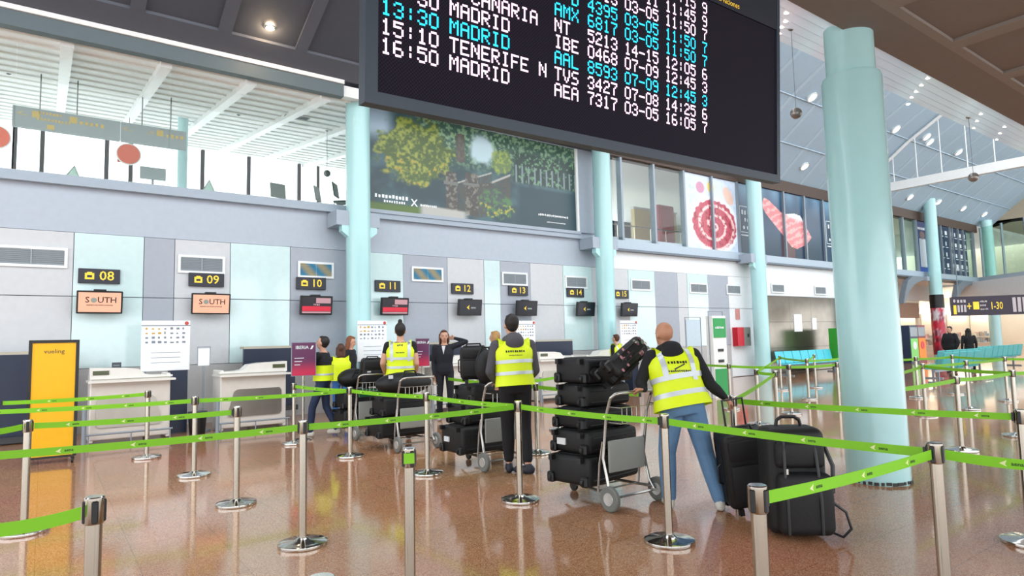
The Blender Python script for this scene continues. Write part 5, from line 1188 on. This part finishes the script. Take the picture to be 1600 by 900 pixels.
    def R28(q, rx, ry, off=0):
        f = min(max(q, 0), 1); c = pv+(ch-pv)*q if q <= 1 else ch+(nk-ch)*((q-1)/.56); return sec(c, rx*g+off, ry*g+off, hx*(1-f)+shx*f)
    if vest:
        vst = [(vest.get('low', -.25), .185, .15), (0, .182, .145), (.3, .176, .14), (.6, .178, .142), (.85, .188, .146), (1.0, .196, .148), (1.15, .196, .138), (1.3, .168, .118), (1.42, .122, .096), (1.49, .098, .084)]
        vst = [q for q in vst if q[0] <= vest.get('max', 9)]
        fl = vest.get('flare', 0); rr = [R28(q, rx+(fl if q < .2 else fl*.4 if q < .5 else 0), ry+(fl*.5 if q < .3 else 0), .022) for q, rx, ry in vst]
        # straps over the shoulders
        vm = MB().loft(rr, cap=False)
        for s in ('' if 'max' in vest else 'LR'):
            sh = V['s'+s]; inn = ch+(sh-ch)*.5
            vm.loft([[Vector(c)+(inn-sh)*0 for c in ring(inn+(sh-inn)*f+Vector((0, 0, .015)), .001+.085*r_, .085*r_+.0, 16, Matrix((Vector((0, 1, 0)), Vector((0, 0, 1)), (sh-ch).normalized())).transposed())] for f, r_ in ((0, 1.08), (.5, 1.02), (.8, .98))], cap=False)
        vo = vm.build('safety_vest', M_vest, t, True)
        def band(q0, q1, off):
            def it(q):
                for (qa, xa, ya), (qb, xb, yb) in zip(vst, vst[1:]):
                    if qa <= q <= qb: f = (q-qa)/(qb-qa); return xa+(xb-xa)*f+(fl*.4 if q < .45 else 0), ya+(yb-ya)*f
                return vst[-1][1:]
            return MB().loft([R28(q, *it(q), off) for q in (q0, (q0+q1)/2, q1)], cap=False)
        for q0, q1 in vest['bands']: band(q0, q1, .0285).build('reflective_band', M_refl, vo, True)
        bvh = BVHTree.FromPolygons([v for v in vm.v], vm.f)
        def stick(mbx, mm, nm, off=.004):
            out = []
            for v in mbx.v:                                       # v = (x across, 0, z up) on the back
                o = Vector((v[0], -.6, v[2])); 
                o = pv+hx*v[0]+up*(v[2])+Vector((0, 0, 0))-fw*.6
                h_ = bvh.ray_cast(o, fw)
                out.append(tuple((h_[0]-fw*off) if h_[0] is not None else o+fw*.45))
            mbx.v = out; me2 = bpy.data.meshes.new(nm); me2.from_pydata(mbx.v, [], mbx.f); mk(nm, me2, mm, vo, kind='stuff')
        fw = up.cross(shx).normalized()
        if fw.y < 0: fw = -fw
        if vest.get('braces'):
            for e in (-1, 1):
                mbx = MB(); N_ = 10
                for i in range(N_+1):
                    zz = .2+(.5-.2)*i/N_; xx = e*(.128+.004*i/N_)
                    mbx.v += [(xx-.024, 0, zz), (xx+.024, 0, zz)]
                mbx.f = [(2*i, 2*i+1, 2*i+3, 2*i+2) for i in range(N_)]; stick(mbx, M_refl, 'shoulder_band', .006)
        q = MB()
        for txt, z, sz, bo in vest.get('text', []): smudge(q, txt, sz, (0, 0, z), XW, ZW)
        if vest.get('swoosh'): q.add([(-.05, 0, vest['swoosh']-.02), (-.045, 0, vest['swoosh']-.03), (.06, 0, vest['swoosh']+.02), (.05, 0, vest['swoosh']+.026)], [(0, 1, 2, 3)])
        if q.v: stick(q, M_ink, 'vest_lettering', .005)
    if hood:
        hm = MB(); b0 = nk+Vector((0, -.055, .0))
        caps(hm, b0+Vector((-.08, .03, -.01)), b0+Vector((0, -.06, -.03)), .05, .06); caps(hm, b0+Vector((.08, .03, -.01)), b0+Vector((0, -.06, -.03)), .05, .06); hm.ball(b0+Vector((0, -.07, -.035)), (.11, .06, .085), 16); hm.ball(b0+Vector((0, -.03, .02)), (.1, .075, .06), 16)
        caps(hm, b0+Vector((-.07, .04, .02)), b0+Vector((.07, .04, .02)), .03, .03)
        mk('hood', remesh(hm, 'hood', .012, 8), hood, t, True)
    if hair:
        hm = MB(); c, style = hair['m'], hair['style']
        if style in ('short', 'bun', 'long', 'mid'):
            hm.ball(H(0, -.036, .036), (.084, .09, .098), 22, Rh); hm.ball(H(0, -.05, -.01), (.07, .06, .07), 16, Rh)
            hm.ball(H(0, .012, .095), (.06, .058, .03), 14, Rh)
        if style in ('long', 'mid'):
            L = .26 if style == 'long' else .14
            for e in (-1, 0, 1): caps(hm, H(e*.055, -.055, .0), H(e*.06, -.075, -L), .045, .035)
            for e in (-1, 1): caps(hm, H(e*.08, -.02, .03), H(e*.088, -.01, -L*.75), .024, .02)
        if style == 'bun': hm.ball(H(0, -.045, .15), (.036, .036, .036), 14, Rh); caps(hm, H(0, -.035, .1), H(0, -.04, .14), .025, .025)
        if style in ('back', 'tail'): hm.ball(H(0, -.03, .035), (.083, .09, .097), 22, Rh); hm.ball(H(0, -.12, .0), (.04, .045, .06), 14, Rh)
        mk('hair', remesh(hm, 'hair', .01, 4), c, t, True)
    t.scale = (k, k, k)
    return t, V
M_jean = mat('denim_light', '#5c80a4', .8, var=.18, scale=10, bump=.2); M_jeand = mat('denim_dark', '#22304e', .8, var=.15, scale=10, bump=.2); M_jeanb = mat('denim_blue', '#2f62a4', .8, var=.15, scale=10, bump=.2)
M_blk = mat('cloth_black', '#131318', .85, var=.15, scale=12, bump=.15); M_nvy = mat('cloth_navy_black', '#131622', .8, var=.12, scale=12); M_gry = mat('hoodie_grey', '#4d4b50', .9, var=.12, scale=16, bump=.2); M_tee = mat('white_shirt', '#d8dade', .8)
M_hdark = mat('hair_dark', '#1d1613', .6, var=.3, scale=40, bump=.3); M_hbr = mat('hair_brown', '#4f2f20', .6, var=.3, scale=40, bump=.3); M_hgin = mat('hair_ginger', '#7d4a2c', .6, var=.3, scale=40, bump=.3); M_hbl = mat('hair_blond', '#a8814e', .6, var=.3, scale=40, bump=.3)
M_shw = mat('shoe_pale', '#c9c6bd', .6); M_shb = mat('shoe_dark', '#1e2330', .6)
def rot_for(fx, fy): return math.atan2(-fx, fy)

# bald man: feet apart, left arm to the trolley handle
rz_b = rot_for(.5, .866); Lb = Vector((4.74, 3.8, 0))
def loc_of(wx, wy, wz, base, rz_): v = Matrix.Rotation(-rz_, 3, 'Z') @ (Vector((wx, wy, wz))-base); return tuple(v)
hw = loc_of(4.44, 4.05, 1.075, Lb, rz_b)
fl_ = loc_of(4.62, 3.97, .085, Lb, rz_b); fr_ = loc_of(4.9, 3.63, .085, Lb, rz_b)
suit_h = loc_of(5.03, 3.62, .98, Lb, rz_b)
Jb = dict(pelvis=(-.06, .0, .93), chest=(-.1, .08, 1.25), neck=(-.13, .12, 1.43), head=(-.15, .16, 1.565), sL=(-.3, .1, 1.36), sR=(.09, .07, 1.37),
          eL=(-.4, .13, 1.13), wL=hw, eR=(.2, -.04, 1.1), wR=suit_h, hL=(-.15, .01, .9), hR=(.03, -.01, .9), kL=((fl_[0]-.14)/2-.02, fl_[1]/2+.06, .5), aL=fl_, kR=((fr_[0]+.03)/2+.01, fr_[1]/2+.04, .49), aR=fr_, fL=.1, fR=.45)
person('bald man in a yellow vest and light jeans pushing a trolley of suitcases', Lb, rz_b, Jb, top=M_blk, pants=M_jean, shoe=M_shw, skin=M_skin2, girth=1.13, baggy=1.22, voxel=.008, face=.25,
       hands={'L': dict(d=(-.5, .8, -.05), n=(0, .1, -1), curl=1.15), 'R': dict(curl=1.2)}, hood=M_blk,
       vest=dict(low=-.1, flare=.03, bands=[(.2, .33), (.64, .78)], braces=True, text=[(7, .355, .042, 0), (11, .275, .03, 0)], swoosh=.315))
# grey-hooded man
rz_h = rot_for(.42, .9); Lh = Vector((4.5, 6.12, 0))
Jh = dict(pelvis=(.0, 0, .99), chest=(-.01, .03, 1.31), neck=(-.01, .04, 1.5), head=(-.02, .07, 1.66), sL=(-.21, .02, 1.43), sR=(.19, .02, 1.43), eL=(-.29, .0, 1.14), wL=(-.2, .15, 1.02), eR=(.24, -.01, 1.14), wR=(.2, .2, 1.03), hL=(-.09, 0, .96), hR=(.09, 0, .96), aL=(-.07, .1, .085), kL=(-.08, .09, .5), aR=(.12, -.05, .085), kR=(.11, .05, .5), fL=.1, fR=-.9)
person('man in a grey hood and yellow vest seen from behind at a trolley', Lh, rz_h, Jh, k=1.04, top=M_gry, pants=M_blk, shoe=M_shb, girth=1.06, baggy=1.12, voxel=.009, face=.15, bare_ankle=True, hood=M_gry,
       hands={'L': dict(curl=1.2, n=(0, .2, -1)), 'R': dict(curl=1.2, n=(0, .2, -1))}, hair=dict(m=M_hdark, style='short'),
       vest=dict(low=-.05, flare=.01, bands=[(.32, .44), (.72, .84)], text=[(9, .36, .04, 0), (14, .315, .018, 0)]))
# person with a bun
g = (4.72, 9.56)
person('person with a hair bun and yellow vest seen from behind', (g[0], g[1], 0), rot_for(.45, .9), k=1.08, top=M_blk, pants=M_blk, shoe=M_black, sleeve='short', hair=dict(m=M_hdark, style='bun'), J=dict(wL=(-.24, .2, 1.0), eL=(-.26, 0, 1.14), wR=(.23, .18, 1.0)),
       vest=dict(low=-.15, flare=.02, bands=[(.3, .42), (.72, .84)], braces=True, text=[(3, .44, .05, 0), (7, .33, .03, 0)]))
# person on the phone, in profile
person('person in black holding a hand to the face, with a yellow vest, walking left', (3.9, 10.85, 0), rot_for(-.8, .6), k=.98, top=M_blk, pants=M_jeand, shoe=M_shw, hair=dict(m=M_hdark, style='short'), face=-.1, nod=.25,
       J=dict(sL=(-.18, .04, 1.4), eL=(-.26, .2, 1.25), wL=(-.1, .2, 1.5), eR=(.22, .02, 1.13), wR=(.18, .16, 1.2), aL=(-.09, .2, .085), kL=(-.1, .16, .5), aR=(.09, -.22, .11), kR=(.1, -.02, .5)), hands={'L': dict(d=(.3, -.1, 1), n=(.6, -.5, 0), curl=.6)}, vest=dict(low=.0, bands=[(.3, .4)], max=.9))
person('woman in blue jeans and short yellow vest behind the person on the phone', (4.62, 11.9, 0), rot_for(.3, .95), k=.9, top=M_blk, pants=M_jeanb, shoe=M_shw, hair=dict(m=M_hbr, style='mid'), J=dict(wL=(-.2, .2, 1.0), wR=(.25, .1, .9), aL=(-.12, .1, .085), aR=(.12, -.12, .09)), vest=dict(low=.5, bands=[]))
person('woman with long ginger hair beside the first mint column', (5.3, 13.1, 0), rot_for(.6, -.5), k=.99, top=M_nvy, pants=M_nvy, hair=dict(m=M_hgin, style='long'), nod=-.2)
sw, _ = person('woman in a dark suit with one arm raised behind her head', (6.5, 11.2, 0), rot_for(-.62, -.78), k=1.03, top=M_nvy, pants=M_nvy, shoe=M_shw, hair=dict(m=M_hbr, style='mid'), face=.25,
       J=dict(sL=(-.18, 0, 1.42), eL=(-.42, -.03, 1.5), wL=(-.2, -.12, 1.57), wR=(.2, .06, .86), eR=(.22, -.02, 1.12)), hands={'L': dict(d=(.9, -.1, .1), n=(.2, .6, 0), curl=.7)})
MB().add([(-.035, .125, 1.43), (.035, .125, 1.43), (0, .15, 1.27), (-.035, .1, 1.43), (.035, .1, 1.43), (0, .1, 1.27)], [(0, 2, 1), (3, 4, 5), (0, 1, 4, 3), (1, 2, 5, 4), (2, 0, 3, 5)]).build('shirt_collar', M_tee, sw)
person('blond person in a dark coat half hidden by the grey-hooded man', (7.05, 10.2, 0), rot_for(-.5, .85), k=1.0, top=M_blk, pants=M_blk, hair=dict(m=M_hbl, style='mid'))
person('short clerk with a visible face behind the desk beside the suited woman', (7.62, 13.5, 0), rot_for(-.5, -.85), k=.86, top=M_nvy, pants=M_nvy, hair=dict(m=M_hbr, style='mid'))
person('small person in a yellow vest standing at the desk below sign 15', (12.35, 12.2, 0), rot_for(-.2, .98), k=.95, top=M_blk, pants=M_blk, hair=dict(m=M_hbr, style='short'), J=dict(wL=(-.2, .22, 1.05), wR=(.2, .22, 1.05)), vest=dict(low=-.2, flare=.01, bands=[(.25, .4), (.7, .8)], braces=True))
p = CAMP+ray(1487, 560)/1000*23.5; person('person in black sitting high behind the turquoise bench', (p[0], p[1], 0), rot_for(-.9, .3), k=.98, girth=1.35, top=M_blk, pants=M_blk, hair=dict(m=M_hdark, style='short'), voxel=.014, J=dict(eL=(-.3, 0, 1.13), eR=(.3, 0, 1.13)))
p = CAMP+ray(1516, 560)/1000*23.8; person('person with long dark hair behind the turquoise bench', (p[0], p[1], 0), rot_for(.8, .5), k=.93, top=M_blk, pants=M_blk, hair=dict(m=M_hdark, style='long'), voxel=.014)
